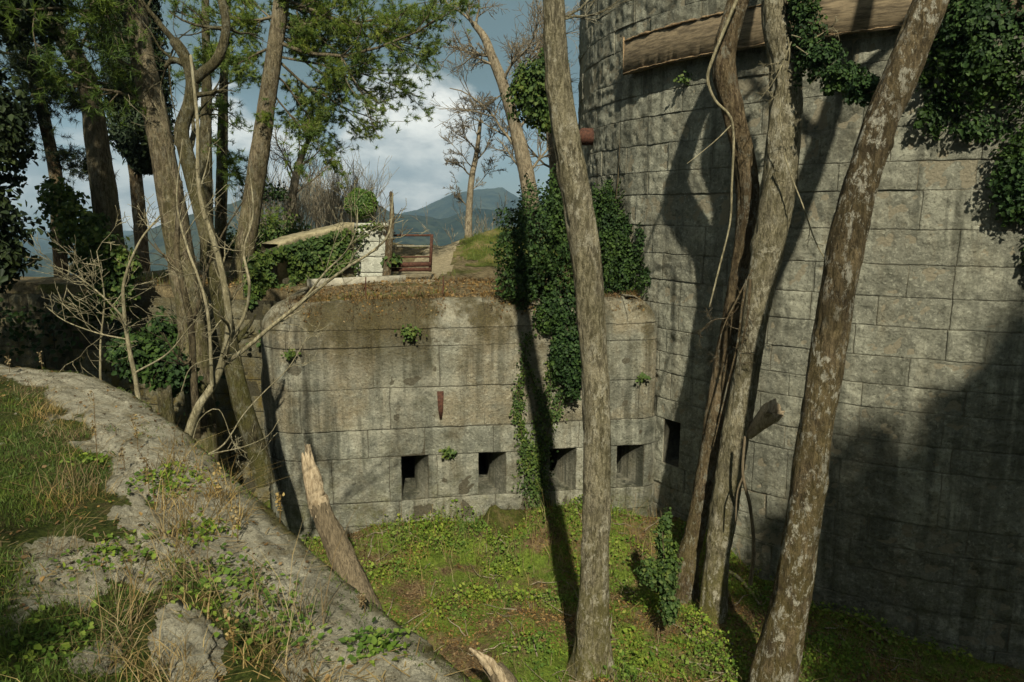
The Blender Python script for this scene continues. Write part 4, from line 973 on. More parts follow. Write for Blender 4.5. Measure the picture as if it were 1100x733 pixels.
broadleaf('evergreen_tree', 'dense unseen evergreen added beyond the right edge to darken the tower foot', (9.8, 2.2, -4), 10,
    [((9.9, 2.4, 1.0), (2.0, 2.4, 3.2), 1.2), ((9.9, 2.2, 4.6), (2.0, 2.2, 2.6), 1.0), ((9.2, 4.4, -1.6), (1.4, 1.2, 2.2), .6)], 3000, 205, size=.30)  # unseen sky blocker, added to deepen the shade on the right
broadleaf('evergreen_tree', 'dense unseen evergreen added beyond the left edge to darken the grass', (-8.6, .8, 0), 7,
    [((-8.2, 1.0, 3.4), (2.2, 2.2, 2.8), 1.2), ((-8.0, -1.8, 2.2), (2.0, 2.2, 2.4), 1.0)], 3000, 206, size=.30)  # added unseen to cut sky light over the left grass
broadleaf('evergreen_tree', 'broad low unseen evergreen added behind the viewpoint to block sky light', (1.5, -9.5, 0), 4.5,
    [((-1.5, -9.5, 2.6), (3.0, 1.6, 2.4), 1.0), ((3.5, -9.5, 2.6), (3.2, 1.6, 2.6), 1.0)], 3000, 207, size=.30)  # hedge-like blocker added out of view against low sky light

# ivy bank and ivy shrub at left of terrace
ivy_on('ivy', 'dark ivy heap over the retaining wall top below the leaning pine',
    [Bp(108, 275, 14.6, 26, 26, .5, 1.6), Bp(85, 245, 15, 26, 26, .5, 1.2), Bp(120, 310, 14.4, 20, 30, .4, 1.2), Bp(65, 215, 15.2, 18, 22, .5, .8), Bp(95, 330, 14.5, 30, 16, .3, .6), Bp(135, 285, 14.4, 14, 16, .3, .5)], 6000, M['ivysun'], 47, size=.11)
ivy_on('ivy', 'low ivy patch at the foot of the retaining wall behind the saplings',
    [Bp(160, 385, 12.2, 28, 22, .5, 1.4), Bp(185, 400, 12.0, 20, 22, .4, 1.0), Bp(140, 372, 12.6, 22, 14, .4, .7), Bp(175, 355, 13.2, 18, 20, .3, .6)], 3200, M['ivy'], 48, size=.10)
rng = np.random.default_rng(66); mb = MB(); N = 2600; s_ = rng.uniform(0, rp.S[-1], N); h_ = 4.95 - np.abs(rng.normal(0, .8, N)); k_ = fbm(s_ * .9, h_, 0, 67, 3) > .0
lx = rmap(s_, h_, .06 + rng.uniform(0, .15, N))[k_]; leaves(mb, lx, np.tile([.2, -1, .5], (len(lx), 1)), .12, rng, .6); tag(mb.build('creeper', M['ivy'], loc=np.array([-9, 15.3, -.5])), 'patchy creeper hanging over the mossy retaining wall', 'creeper')

# ------------------------------------------------------------------ saplings
thin_thing('sapling', 'dark mossy sapling trunk leaning left beside the gallery corner', 'tree',
    [(pxline([(285, 520), (275, 480), (262, 440), (250, 390), (240, 340), (231, 290), (222, 250), (212, 210), (200, 165), (195, 140), (204, 110), (206, 85), (198, 60), (187, 44)], 10.2), (.15, .07)),
     (pxline([(206, 88), (218, 78), (232, 66), (240, 48), (243, 25), (238, 0), (232, -30)], 10.2), (.075, .045)), (pxline([(187, 44), (170, 24), (150, 0), (135, -25)], 10.2), (.04, .03)), (pxline([(200, 70), (186, 64), (178, 72)], 10.2), (.05, .03))],
    M['barkmoss'], seed=11, n=12, twigs=5, tl=.9)
thin_thing('sapling', 'pale bare sapling forking over the bank, its long boughs crossing the gallery', 'tree',
    [(pxline([(196, 520), (200, 478), (212, 440), (228, 415), (240, 385), (246, 350), (241, 305), (230, 260), (218, 225), (213, 190), (212, 130), (205, 60)], 7.6), (.055, .014)),
     (pxline([(236, 395), (262, 376), (290, 352), (318, 330), (345, 308), (372, 288), (400, 270), (418, 250), (422, 208)], 7.7), (.026, .008)),
     (pxline([(242, 372), (262, 340), (268, 305), (262, 270), (272, 230), (268, 180)], 7.7), (.02, .006)),
     (pxline([(290, 352), (325, 322), (350, 292), (372, 270), (383, 245), (384, 225)], 7.8), (.014, .005)),
     (pxline([(228, 415), (222, 330), (200, 262), (190, 215), (196, 150)], 7.5), (.02, .005))], M['twig'], seed=12, n=8, twigs=5, tl=.55)
thin_thing('sapling', 'thin upright sapling with sprawling twigs, left of the forked pale one', 'tree',
    [(pxline([(152, 455), (146, 410), (138, 370), (133, 330), (134, 300), (150, 260), (172, 232)], 7.9), (.03, .01)), (pxline([(136, 345), (110, 318), (80, 295), (55, 285)], 7.9), (.012, .004)), (pxline([(138, 365), (105, 358), (70, 345), (50, 330)], 7.9), (.010, .004)), (pxline([(146, 400), (180, 380), (205, 350), (225, 330)], 7.8), (.012, .004)), (pxline([(108, 420), (108, 370), (112, 320), (104, 270)], 8.0), (.014, .005))],
    M['twig'], seed=13, n=6, twigs=7, tl=.5)
thin_thing('sapling', 'dark thin sapling with crooked stem behind the pale forked one', 'tree',
    [(pxline([(212, 470), (208, 400), (205, 350), (196, 305), (190, 270), (193, 220), (194, 195)], 9.2), (.05, .025)), (pxline([(206, 352), (216, 320), (222, 290), (240, 250), (262, 215)], 9.2), (.025, .008)), (pxline([(196, 300), (176, 275), (166, 262)], 9.2), (.016, .006))], M['twigdark'], seed=14, n=8, twigs=5, tl=.5)
thin_thing('bramble', 'arching bare bramble canes beside the gallery corner below the saplings', 'bramble',
    [(pxline([(215, 492), (240, 478), (262, 445), (285, 420), (310, 395), (330, 362)], 7.2), (.010, .004)), (pxline([(217, 490), (235, 486), (262, 480), (288, 468), (300, 450)], 7.2), (.008, .003)), (pxline([(205, 480), (215, 450), (235, 440), (248, 470), (255, 490)], 7.3), (.007, .003)), (pxline([(245, 520), (262, 505), (272, 490)], 7.2), (.007, .003)), (pxline([(195, 420), (205, 395), (230, 385), (255, 380)], 7.4), (.007, .003))], M['twig'], seed=15, twigs=2, tl=.3)

# ------------------------------------------------------------------ stumps, logs, sticks
ds1 = empty('dead_tree', P(400, 690, 8.9), 'broken pale dead trunk leaning against the rim in front of the gallery', 'dead tree'); L1 = np.array(ds1.location)
mb = MB(); tube(mb, [P(414, 715, 8.7), P(394, 655, 8.8), (P(378, 620, 8.9)), P(364, 590, 9.0), P(350, 560, 9.0), P(343, 540, 9.0)], [.19, .18, .165, .15, .125, .11], 44, .035, .16, 3, flute=0); mb.build('trunk', M['rotwood'], ds1, smooth=True, loc=L1)
mb = MB(); tube(mb, [P(345, 552, 9.0), P(338, 525, 9.0), P(335, 508, 9.0), P(333, 497, 9.0)], [.115, .11, .085, .05], 16, .02, .4, 7, jag=.16); tube(mb, [P(337, 545, 8.98), P(331, 515, 8.96), P(327, 495, 8.96), P(325, 487, 8.96)], [.06, .06, .035, .012], 8, .04, .2, 9)
mb.build('splintered_top', M['wood'], ds1, loc=L1)
ds2 = empty('stump', P(540, 740, 7.4), 'splintered pale stump poking up at the bottom edge of the ditch', 'stump'); L2 = np.array(ds2.location)
mb = MB(); tube(mb, [P(560, 775, 7.4), P(545, 740, 7.4), P(532, 722, 7.4)], [.16, .14, .12], 14, .05, .15, 5, jag=.06); mb.build('trunk', M['rotwood'], ds2, loc=L2)
mb = MB(); tube(mb, [P(545, 742, 7.35), P(522, 712, 7.32), P(505, 697, 7.3)], [.07, .05, .015], 12, .025, .45, 6); tube(mb, [P(548, 740, 7.3), P(530, 713, 7.3), P(514, 700, 7.3)], [.05, .035, .008], 10, .025, .45, 8); mb.build('splinter', M['wood'], ds2, loc=L2)
mb = MB(); tube(mb, [P(182, 480, 7.6), P(180, 450, 7.6), P(176, 420, 7.6)], [.085, .08, .075], 12, .04, .12, 6, jag=.04); tag(mb.build('stump', M['barkmoss'], loc=P(182, 480, 7.6)), 'short mossy stump at the bank edge below the thin saplings', 'stump')
for (lab, pts, r, mat) in (('fallen grey branch on the ditch floor between the two middle trunks', [(678, 575), (690, 592), (706, 606), (712, 613)], .028, M['twig']), ('fallen branch beside the foot of the stub tree', [(780, 612), (795, 622), (808, 638), (816, 650)], .035, M['twig']), ('long thin fallen branch at the tower foot right of the leaning trunk', [(872, 642), (900, 655), (930, 672), (955, 690)], .045, M['rotwood']), ('dry fallen stick on the grass below the dead trunk', [(430, 690), (452, 668), (470, 652)], .016, M['twig'])):
    P3 = []
    for (px, py) in pts:
        p = G(px, py, -4.0)
        for _ in range(4): p = G(px, py, float(zditch(np.array([p[0]]), np.array([p[1]]))[0]) + r * .8)
        P3.append(p)
    mb = MB(); tube(mb, P3, np.linspace(r, r * .5, len(P3)), 7, .06, .1, 3); tag(mb.build('fallen_branch', mat, smooth=True, loc=P3[0]), lab, 'branch')
# moss lump against the gallery foot
def boulder(name, label, c, rad, mat, seed, cat='rock', rot=0.0, n=40, amp=.35, attrs=None):
    th = np.linspace(0, 2 * math.pi, n, endpoint=False); ph = np.linspace(.001, math.pi - .001, n // 2)
    T, H = np.meshgrid(th, ph, indexing='ij'); d = np.stack([np.cos(T) * np.sin(H), np.sin(T) * np.sin(H), np.cos(H)], -1)
    r = 1 + amp * fbm(d[..., 0] * 1.5 + seed, d[..., 1] * 1.5, d[..., 2] * 1.5, seed, 5, .55) - .22 * np.abs(fbm(d[..., 0] * 3, d[..., 1] * 8, d[..., 2] * 5, seed + 2, 4, .6))
    V = (d * r[..., None] * np.asarray(rad)).reshape(-1, 3); ca, sa = math.cos(rot), math.sin(rot)
    V = np.stack([V[:, 0] * ca - V[:, 1] * sa, V[:, 0] * sa + V[:, 1] * ca, V[:, 2]], 1) + np.asarray(c)
    b = n // 2; i = (np.arange(n)[:, None] * b + np.arange(b - 1)[None]).ravel(); j = (((np.arange(n) + 1) % n)[:, None] * b + np.arange(b - 1)[None]).ravel()
    mb = MB(); mb.add(V, np.stack([i, i + 1, j + 1, j], 1), rock=1.0, rim=0.0, tint=.5)
    return tag(mb.build(name, mat, smooth=True, loc=np.asarray(c)), label, cat)
gm = gl([(528, 556)], .15)[0]; boulder('mossy_mound', 'mossy lump of earth under the second gun port', gm + np.array([.05, -.05, -.24]), (.50, .32, .40), M['moundmoss'], 3, 'mound')
# foreground rock outcrops
for k, (px, py, rx, ry, rz, lab) in enumerate(((140, 552, .26, .13, .10, 'grey limestone slab jutting from the grass, highest on the bank'), (200, 690, .42, .14, .13, 'long cracked limestone outcrop low in the foreground left'), (180, 610, .20, .10, .08, 'small limestone outcrop in the middle of the dry grass'),
        (105, 708, .16, .12, .12, 'rounded lichen-grey boulder at the bottom left of the bank'), (290, 668, .36, .12, .09, 'elongated ribbed limestone outcrop beside the smooth rim strip'), (72, 520, .07, .06, .05, 'tiny pale stone lying in the short grass'), (330, 715, .22, .10, .07, 'flat limestone outcrop at the bottom edge left of the rim'))):
    c = G(px, py, 0.02); z_ = float(zbank(np.array([c[0]]), np.array([c[1]]))[0]); boulder('limestone_outcrop', lab, (c[0], c[1], z_ - .015), (rx * .9, ry * .9, rz * .38), M['rock'], 20 + k * 3, 'rock', R(128), 72, .30)

# ------------------------------------------------------------------ background bare trees and brush
def bare(label, ctrl, Y, seed, specs, kids=(6, 5, 4), L=1.0, group='bare trees beyond the terrace', mat=M['bare'], thin=.006, root_z=None, name='bare_tree', cat='tree'):
    t, loc, p, r = pxtree(name, label, cat, ctrl, Y, mat, group, 10, .12, .05, seed, .2, root_z=root_z)
    branches(t, loc, [pxspec(p, r, *s) for s in specs], mat, seed, kids=kids, thin=thin, wob=.16, ratio=.5, up=.03, spread=.8)
bare('large bare tree with crooked limbs left of the round ivy clump',
    [(573, 265, 22), (570, 215, 20), (563, 175, 18), (553, 135, 15), (540, 90, 13), (528, 60, 11), (520, 40, 9), (508, 25, 6)], 22, 301,
    [(75, (512, 50, 0), .05), (60, (478, 60, 1), .06), (38, (470, 0, 0), .06), (60, (500, 58, 0), .05), (165, (470, 95, -1), .05), (185, (530, 150, 0), .04), (140, (590, 90, 1), .05), (110, (570, 40, 1), .05), (90, (555, 20, -1), .05), (30, (515, -20, 0), .04), (190, (600, 150, 1), .05), (100, (520, 110, 0), .03), (120, (600, 60, 0), .03), (150, (500, 120, .5), .03)], kids=(8, 6, 4), root_z=0.5)
bare('slim pale bare tree on the mound, left of the crooked one', [(503, 262, 9), (504, 225, 8), (507, 190, 7), (512, 165, 6), (516, 130, 4)], 24, 303,
    [(190, (485, 165, 0), .03), (175, (535, 145, 0), .03), (165, (495, 130, 0), .03), (140, (530, 110, 0), .025), (225, (478, 200, 0), .02), (150, (500, 110, 0), .02), (205, (530, 180, 0), .02), (180, (480, 150, 0), .02)], kids=(8, 5, 4), root_z=0.5)
bare('bare twiggy tree behind the straight trunk and ivy clump', [(592, 250, 14), (596, 200, 12), (592, 150, 10), (585, 100, 8), (580, 60, 6)], 24, 305, [(150, (560, 60, 0), .05), (120, (575, 20, 0), .05), (100, (600, 10, 0), .04), (90, (560, 10, 0), .04), (180, (545, 130, 0), .04), (160, (620, 90, 0), .04), (70, (585, -20, 0), .04), (130, (535, 70, 0), .03)], kids=(8, 6, 4), root_z=.5)
bare('pale bare tree seen under the pine boughs', [(310, 255, 12), (313, 220, 11), (318, 190, 9), (325, 165, 7), (332, 150, 5)], 23, 307, [(195, (295, 140, 0), .04), (180, (345, 160, 0), .04), (165, (330, 130, 0), .03), (210, (355, 170, 0), .035), (200, (300, 165, 0), .03)], root_z=.5)
bare('stump-like dead shrub beside the railing, dark broken stems', [(415, 300, 10), (418, 265, 8), (421, 235, 6), (420, 207, 4)], 16.3, 309, [(270, (436, 215, 0), .02), (255, (408, 228, 0), .02), (240, (430, 222, 0), .015), (285, (440, 240, 0), .02)], kids=(2, 2), group=None, mat=M['barkdark'], root_z=0, name='dead_shrub', cat='shrub')
rng = np.random.default_rng(71); mb = MB(); tips = []
for k in range(300):
    px = rng.uniform(268, 404) if k < 250 else rng.uniform(466, 600); Y = rng.uniform(22, 27); x = (px - 550) / 800 * Y
    z_ = float(zterr(np.array([x]), np.array([Y]))[0]); h = rng.uniform(.7, 1.9) if k < 250 else rng.uniform(.5, 1.5)
    if k >= 250 and Y < 24: continue
    grow(mb, (x, Y, z_ - .05), (rng.normal(0, .15), rng.normal(0, .15), 1), h, .012, 1, rng, tips, kids=(3, 4, 3), thin=.005, ratio=.6, spread=.5, wob=.1, sides=4)
M['brush'] = bark_mat('brush_bark', (.22, .185, .135), (.36, .315, .24), lich=.1, moss_amt=.1, ridge=.2)
o = mb.build('brushwood', M['brush']); tag(o, 'grey-brown bare brushwood along the back of the terrace', 'brush', None, 'stuff')
for (lab, px, py, Y, n, r, sd_) in (('yellow-green shrub behind the ivy parapet', 296, 250, 20, 2200, 26, 81), ('olive shrub between the pine trunks behind the parapet', 250, 262, 20, 1400, 20, 82), ('green weed clump beside the dark dead shrub', 420, 278, 16.6, 380, 7, 83), ('dark evergreen shrub behind the lit pine trunk', 292, 205, 22, 420, 13, 84)):
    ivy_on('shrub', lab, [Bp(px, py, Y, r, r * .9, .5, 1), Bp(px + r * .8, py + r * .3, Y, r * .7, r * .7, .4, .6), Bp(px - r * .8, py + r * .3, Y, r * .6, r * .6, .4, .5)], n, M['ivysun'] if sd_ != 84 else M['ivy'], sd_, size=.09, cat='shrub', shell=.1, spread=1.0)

# ------------------------------------------------------------------ grasses, weeds, litter
rng = np.random.default_rng(90)
N = 340000; x = rng.uniform(-6.5, .6, N); y = rng.uniform(1.2, 8.6, N); w_ = rng.uniform(0, 1, N) < np.clip(2.6 / np.maximum(y, .5), .25, 1)
x, y = x[w_], y[w_]; sd, al, ac, rk = bank_parts(x, y); ok = (sd > .06) & (rk < .45 + .1 * rng.normal(0, 1, len(x))) & (fbm(x * 2.2, y * 2.2, 0, 95, 3) + .5 * sstep(.8, 2.2, sd) > -.25)
x, y, sd = x[ok], y[ok], sd[ok]; z = zbank(x, y); pts = np.stack([x, y, z - .01], 1)
dry = (fbm(x * 1.3, y * 1.3, 0, 97, 3) * .5 + sstep(1.7, .6, sd) + rng.normal(0, .25, len(x))) > .98
mb = MB(); blades(mb, pts[~dry], .055, .0028, rng, .6, tint=(0, .72)); tag(mb.build('grass', M['grass']), 'short green grass on the bank in the left foreground', 'grass', None, 'stuff')
mb = MB(); sel = pts[dry]; sel = sel[rng.uniform(0, 1, len(sel)) < .6]
blades(mb, sel, .12, .0022, rng, .9, dirn=(.3, -.25, 0))
N = 330; c = rng.uniform(0, 1, N)
for k in range(42):
    px, py = rng.uniform(60, 420), rng.uniform(430, 725); g = G(px, py, 0.0); s1 = float(sdist(np.array([g[0]]), np.array([g[1]]), RIM)[0])
    if s1 < .12 or s1 > 1.9: continue
    m = rng.integers(10, 40); q = g[:2] + rng.normal(0, .05, (m, 2)); q3 = np.stack([q[:, 0], q[:, 1], zbank(q[:, 0], q[:, 1])], 1)
    blades(mb, q3, rng.uniform(.15, .32), .0022, rng, .7, dirn=(rng.normal(.2, .3), rng.normal(-.1, .3), 0))
N = 9000; x = rng.uniform(-6, .6, N); y = rng.uniform(1.5, 8.5, N); s1 = sdist(x, y, RIM); k_ = (s1 > .05) & (s1 < 1.6) & (fbm(x * 1.6, y * 1.6, 0, 44, 3) > -.1); q3 = np.stack([x, y, zbank(x, y) + .006], 1)[k_]
a_ = rng.uniform(0, 2 * math.pi, len(q3)); dd = np.stack([np.cos(a_), np.sin(a_), rng.normal(0, .12, len(q3))], 1); l_ = rng.uniform(.03, .14, (len(q3), 1)); sw = np.stack([-np.sin(a_), np.cos(a_), 0 * a_], 1) * .0022
o_ = np.arange(len(q3))[:, None] * 4; mb.add(np.stack([q3 - sw, q3 + sw, q3 + sw + dd * l_, q3 - sw + dd * l_], 1).reshape(-1, 3), o_ + np.array([[0, 1, 2, 3]]), tint=np.repeat(rng.uniform(0, .8, len(q3)), 4))
tag(mb.build('dry_grass', M['straw']), 'straw-coloured dry grass tufts among the limestone', 'dry grass', None, 'stuff')
# tall dead stalks
mb = MB()
for (px, py, hpx) in ((105, 505, 85), (148, 490, 45), (160, 540, 50), (237, 555, 60), (45, 400, 22), (10, 400, 18), (255, 590, 50), (133, 510, 30), (250, 715, 65), (390, 660, 22), (300, 560, 30)):
    g = G(px, py, .0); k = zc(g) / FPX; tube(mb, [g - np.array([0, 0, .05]), g + np.array([.01, 0, hpx * k * .5]), g + np.array([rng.normal(0, .02), 0, hpx * k])], [.0035, .003, .002], 4)
    q = g + np.stack([rng.normal(0, .008, 40), rng.normal(0, .008, 40), hpx * k * rng.uniform(.45, 1.02, 40)], 1); leaves(mb, q, rng.normal(0, 1, (40, 3)), .018, rng, 1)
tag(mb.build('dry_stalks', M['straw']), 'tall dead brown flower stalks standing along the bank', 'dry stalks', None, 'stuff')
# stones and litter on the rock
mb = MB(); N = 1500; x = rng.uniform(-5.5, .4, N); y = rng.uniform(1.6, 8.3, N); s1, al, ac, rk = bank_parts(x, y); k_ = (s1 > .03) & (s1 < 1.7) & (fbm(x * 1.5, y * 1.5, 0, 46, 3) > -.15); x, y = x[k_], y[k_]
ico = np.array([(1, 0, 0), (-1, 0, 0), (0, 1, 0), (0, -1, 0), (0, 0, 1), (0, 0, -1)], float); icf = np.array([(0, 2, 4), (2, 1, 4), (1, 3, 4), (3, 0, 4), (2, 0, 5), (1, 2, 5), (3, 1, 5), (0, 3, 5)])
zz_ = zbank(x, y)
for a_, b_, c_ in zip(x, y, zz_):
    r_ = rng.uniform(.5, 1.2, 3) * rng.choice([.006, .010, .016, .028], p=[.45, .35, .16, .04]); V = (ico + rng.normal(0, .28, (6, 3))) * r_ * np.array([1, 1, .6]); mb.add(V + np.array([a_, b_, c_ + .002]), icf, rock=1.0, rim=0.0)
tag(mb.build('small_stones', M['rock']), 'small loose stones and chips scattered over the limestone bank', 'stones', None, 'stuff')
mb = MB(); N = 5200; x = rng.uniform(-6, .5, N); y = rng.uniform(1.6, 8.4, N); s1 = sdist(x, y, RIM); k_ = (s1 > .0) & (s1 < 1.9) & (fbm(x * 1.7 + 4, y * 1.7, 0, 47, 4) > -.1); p3 = np.stack([x, y, zbank(x, y) + .004], 1)[k_]
leaves(mb, p3, np.tile([0, 0, 1.0], (len(p3), 1)), rng.uniform(.008, .035, len(p3)), rng, .4, tint=(0, .7), droop=0)
N = 4200; x = rng.uniform(-6, .5, N); y = rng.uniform(1.6, 8.4, N); s1 = sdist(x, y, RIM); k_ = (s1 > -.03) & (s1 < .10) & (fbm(x * 1.3, y * 1.3, 0, 49, 3) > -.3); 
tag(mb.build('leaf_crumbs', M['litter']), 'crumbs of dead leaves lying on the limestone bank', 'leaf litter', None, 'stuff')
x = rng.uniform(-6, .5, 60000); y = rng.uniform(1.6, 8.4, 60000); s1, al, ac, rk = bank_parts(x, y); mz_ = fbm(al * 1.6, ac * 4, 0, 48, 4); k_ = ((s1 > -.06) & (s1 < .05) & (mz_ > -.25)) | ((s1 > .05) & (s1 < 1.6) & (mz_ > .42)); p3 = np.stack([x, y, zbank(x, y) - .004], 1)[k_]
mb = MB(); blades(mb, p3, .022, .0028, rng, .9, tint=(.0, .8)); tag(mb.build('moss_tufts', M['grass']), 'low moss tufts in the cracks and along the rim of the bank', 'moss', None, 'stuff')
# small weeds on the bank
mb = MB()
for (px, py, n_, r_) in ((190, 525, 260, .10), (170, 515, 160, .08), (95, 495, 140, .07), (225, 625, 240, .12), (400, 700, 200, .07), (290, 665, 160, .08), (60, 690, 160, .09), (210, 580, 160, .08), (120, 600, 200, .12), (310, 690, 120, .08), (255, 640, 150, .1)):
    g = G(px, py, .02); q = g[:2] + rng.normal(0, r_, (n_, 2)); p3 = np.stack([q[:, 0], q[:, 1], zbank(q[:, 0], q[:, 1]) + rng.uniform(0, .04, n_)], 1); p3 = p3[p3[:, 2] > -.2]
    leaves(mb, p3, np.tile([0, 0, 1.0], (len(p3), 1)), .03, rng, .6, tint=(0, .8), droop=0)
tag(mb.build('bank_weeds', M['weed']), 'low green weeds tucked between the limestone outcrops', 'weeds', None, 'stuff')
# ditch: litter, weeds, grass
N = 110000; x = rng.uniform(-3.5, 7.5, N); y = rng.uniform(6.3, 13.2, N); z = zditch(x, y)
f1 = fbm(x * .8, y * .8, 0, 33, 4); f2 = fbm(x * 1.1 + 9, y * 1.1, 0, 36, 5, .6) * 1.2
inside = ((x - TC[0])**2 + (y - TC[1])**2 > (TR + .05)**2) & ((x * fn[0] + y * fn[1]) > (GL @ fn) - .0)
k = inside & (f1 < .40) & (rng.uniform(0, 1, N) < .5); p3 = np.stack([x, y, z + .01], 1)[k]
mb = MB(); leaves(mb, p3, np.tile([0, 0, 1.0], (len(p3), 1)), .036, rng, .35, tint=(0, .8), droop=0); tag(mb.build('leaf_litter', M['litter']), 'dead brown leaf litter on the ditch floor', 'leaf litter', None, 'stuff')
g = f2 - .12 + .30 * np.exp(-((y - 11.4) / .9)**2) + .2 * sstep(3, 5, x) - 1.0 * np.exp(-(((x - .1) / 1.1)**2 + ((y - 9.0) / 1.2)**2)) - .5 * np.exp(-(((x - 2.1) / .5)**2 + ((y - 9.0) / 1.2)**2))
k = inside & (g > .20) & (rng.uniform(0, 1, N) < .45 * sstep(.2, .8, g) + .04); p3 = np.stack([x, y, z], 1)[k]; p3[:, 2] += rng.uniform(0, .16, len(p3)) * np.clip(g[k] * 1.8, .2, 1.3)
mb = MB(); leaves(mb, p3, np.tile([0, -.3, 1.0], (len(p3), 1)), rng.uniform(.02, .065, len(p3)), rng, .55, tint=(0, 1), droop=.1)
k = inside & (g > -.05) & (rng.uniform(0, 1, N) < .6); p3 = np.stack([x, y, z - .01], 1)[k]; blades(mb, p3, rng.uniform(.04, .18, len(p3)), .003, rng, .7, tint=(.25, 1))
tag(mb.build('undergrowth', M['weed']), 'bright green weeds and moss over the ditch floor', 'undergrowth', None, 'stuff')
mb = MB()
for q_ in range(170):
    x_, y_ = rng.uniform(-2.5, 5.5), rng.uniform(7, 12.3)
    if np.hypot(x_ - TC[0], y_ - TC[1]) < TR + .3 or np.array([x_, y_]) @ fn < GL @ fn + .2: continue
    a_ = rng.uniform(0, math.pi); l_ = rng.uniform(.12, .6); t_ = np.linspace(-.5, .5, 5) * l_
    X_ = np.stack([x_ + t_ * math.cos(a_) + rng.normal(0, .015, 5), y_ + t_ * math.sin(a_) + rng.normal(0, .015, 5)], 1)
    tube(mb, np.stack([X_[:, 0], X_[:, 1], zditch(X_[:, 0], X_[:, 1]) + .02 + rng.uniform(0, .03)], 1), np.linspace(.009, .004, 5) * rng.uniform(.6, 1.6), 5)
tag(mb.build('fallen_twigs', M['bare']), 'small fallen twigs strewn over the ditch floor', 'twigs', None, 'stuff')
mb = MB()
for (px, py, n_, r_, h_) in ((490, 572, 900, .42, .45), (455, 590, 500, .35, .30), (530, 590, 350, .30, .25), (660, 560, 500, .30, .35), (690, 700, 220, .35, .22), (665, 715, 300, .25, .3), (790, 690, 250, .45, .2), (870, 680, 600, .5, .3), (900, 690, 500, .4, .3), (575, 705, 350, .3, .2), (740, 690, 120, .25, .2), (700, 640, 300, .2, .25)):
    c0 = G(px, py, -4.0); q = c0[:2] + rng.normal(0, r_, (n_, 2)); zz2 = zditch(q[:, 0], q[:, 1]); rr2 = np.hypot(*(q - c0[:2]).T) / r_
    k2 = ((q @ fn) > GL @ fn) & (np.hypot(q[:, 0] - TC[0], q[:, 1] - TC[1]) > TR + .05); p3 = np.stack([q[:, 0], q[:, 1], zz2 + rng.uniform(0, 1, n_) * h_ * np.exp(-rr2**2 * .5)], 1)[k2]
    leaves(mb, p3, np.tile([0, -.4, 1.0], (len(p3), 1)), rng.uniform(.025, .06, len(p3)), rng, .6, tint=(0, .75), droop=.2); blades(mb, p3[::3] * np.array([1, 1, 0]) + np.stack([0 * zz2[k2][::3], 0 * zz2[k2][::3], zz2[k2][::3]], 1), h_ * .9, .004, rng, .4, tint=(0, .8))
tag(mb.build('weed_clumps', M['weed']), 'taller leafy weed clumps on the ditch floor', 'weeds', None, 'stuff')
mb = MB(); k = inside & (rng.uniform(0, 1, N) < .02); p3 = np.stack([x, y, z], 1)[k]; blades(mb, p3, .26, .0035, rng, .6)
k = inside & (y > 11.2) & (x > -3) & (rng.uniform(0, 1, N) < .03); p3 = np.stack([x, y, z], 1)[k]; blades(mb, p3, .5, .004, rng, .3)
tag(mb.build('dead_stems', M['straw']), 'thin dead stems standing on the ditch floor', 'dead stems', None, 'stuff')
# terrace / mound grass
N = 26000; x = rng.uniform(-9, 4, N); y = rng.uniform(13, 25, N); z = zterr(x, y)
dm = ((x - .8) / 2.7)**2 + ((y - 22.6) / 4)**2 < 1; onp = (np.abs(x + 2.25 - .035 * (y - 16)) < .55) & (y > 15.5)
k = (sdist(x, y, TB) > .15) & ~onp & (dm | (fbm(x * .9, y * .9, 0, 53, 3) > .12) & (rng.uniform(0, 1, N) < .6))
mb = MB(); blades(mb, np.stack([x, y, z], 1)[k], .14, .006, rng, .5, tint=(.3, 1)); tag(mb.build('terrace_grass', M['grass']), 'rough grass over the terrace and the mound', 'grass', None, 'stuff')
k = (sdist(x, y, TB) > .02) & (rng.uniform(0, 1, N) < .5) & (y < 17); mb = MB(); leaves(mb, np.stack([x, y, z + .01], 1)[k], np.tile([0, 0, 1.0], (k.sum(), 1)), .07, rng, .5, droop=0); blades(mb, np.stack([x, y, z], 1)[k & (fbm(x, y, 0, 8, 3) > -.1)], .16, .004, rng, .9)
tag(mb.build('terrace_litter', M['litter']), 'dead leaves and twigs strewn over the gallery top', 'leaf litter', None, 'stuff')

rng = np.random.default_rng(123); mb = MB(); s_ = rng.uniform(3.0, plan.S[-1] - 1.6, 3200); k_ = fbm(s_ * 1.3, 0, 0, 5, 4) + .3 * (s_ < 6) > .0; s_ = s_[k_]
hq = GT - RT - GB + RT * math.pi / 2 * (1.15 - .85 * rng.uniform(0, 1, len(s_))**1.7); p3 = gmap(s_, hq, np.full(len(s_), .01))
blades(mb, p3, .13, .0035, rng, .8, dirn=(0, -.9, -.2)); leaves(mb, p3[::3], np.tile([0, -.5, 1.0], (len(p3[::3]), 1)), .04, rng, .7)
tag(mb.build('hanging_dry_grass', M['litter']), 'dry grass and dead growth hanging over the gallery top edge', 'dry grass', None, 'stuff')

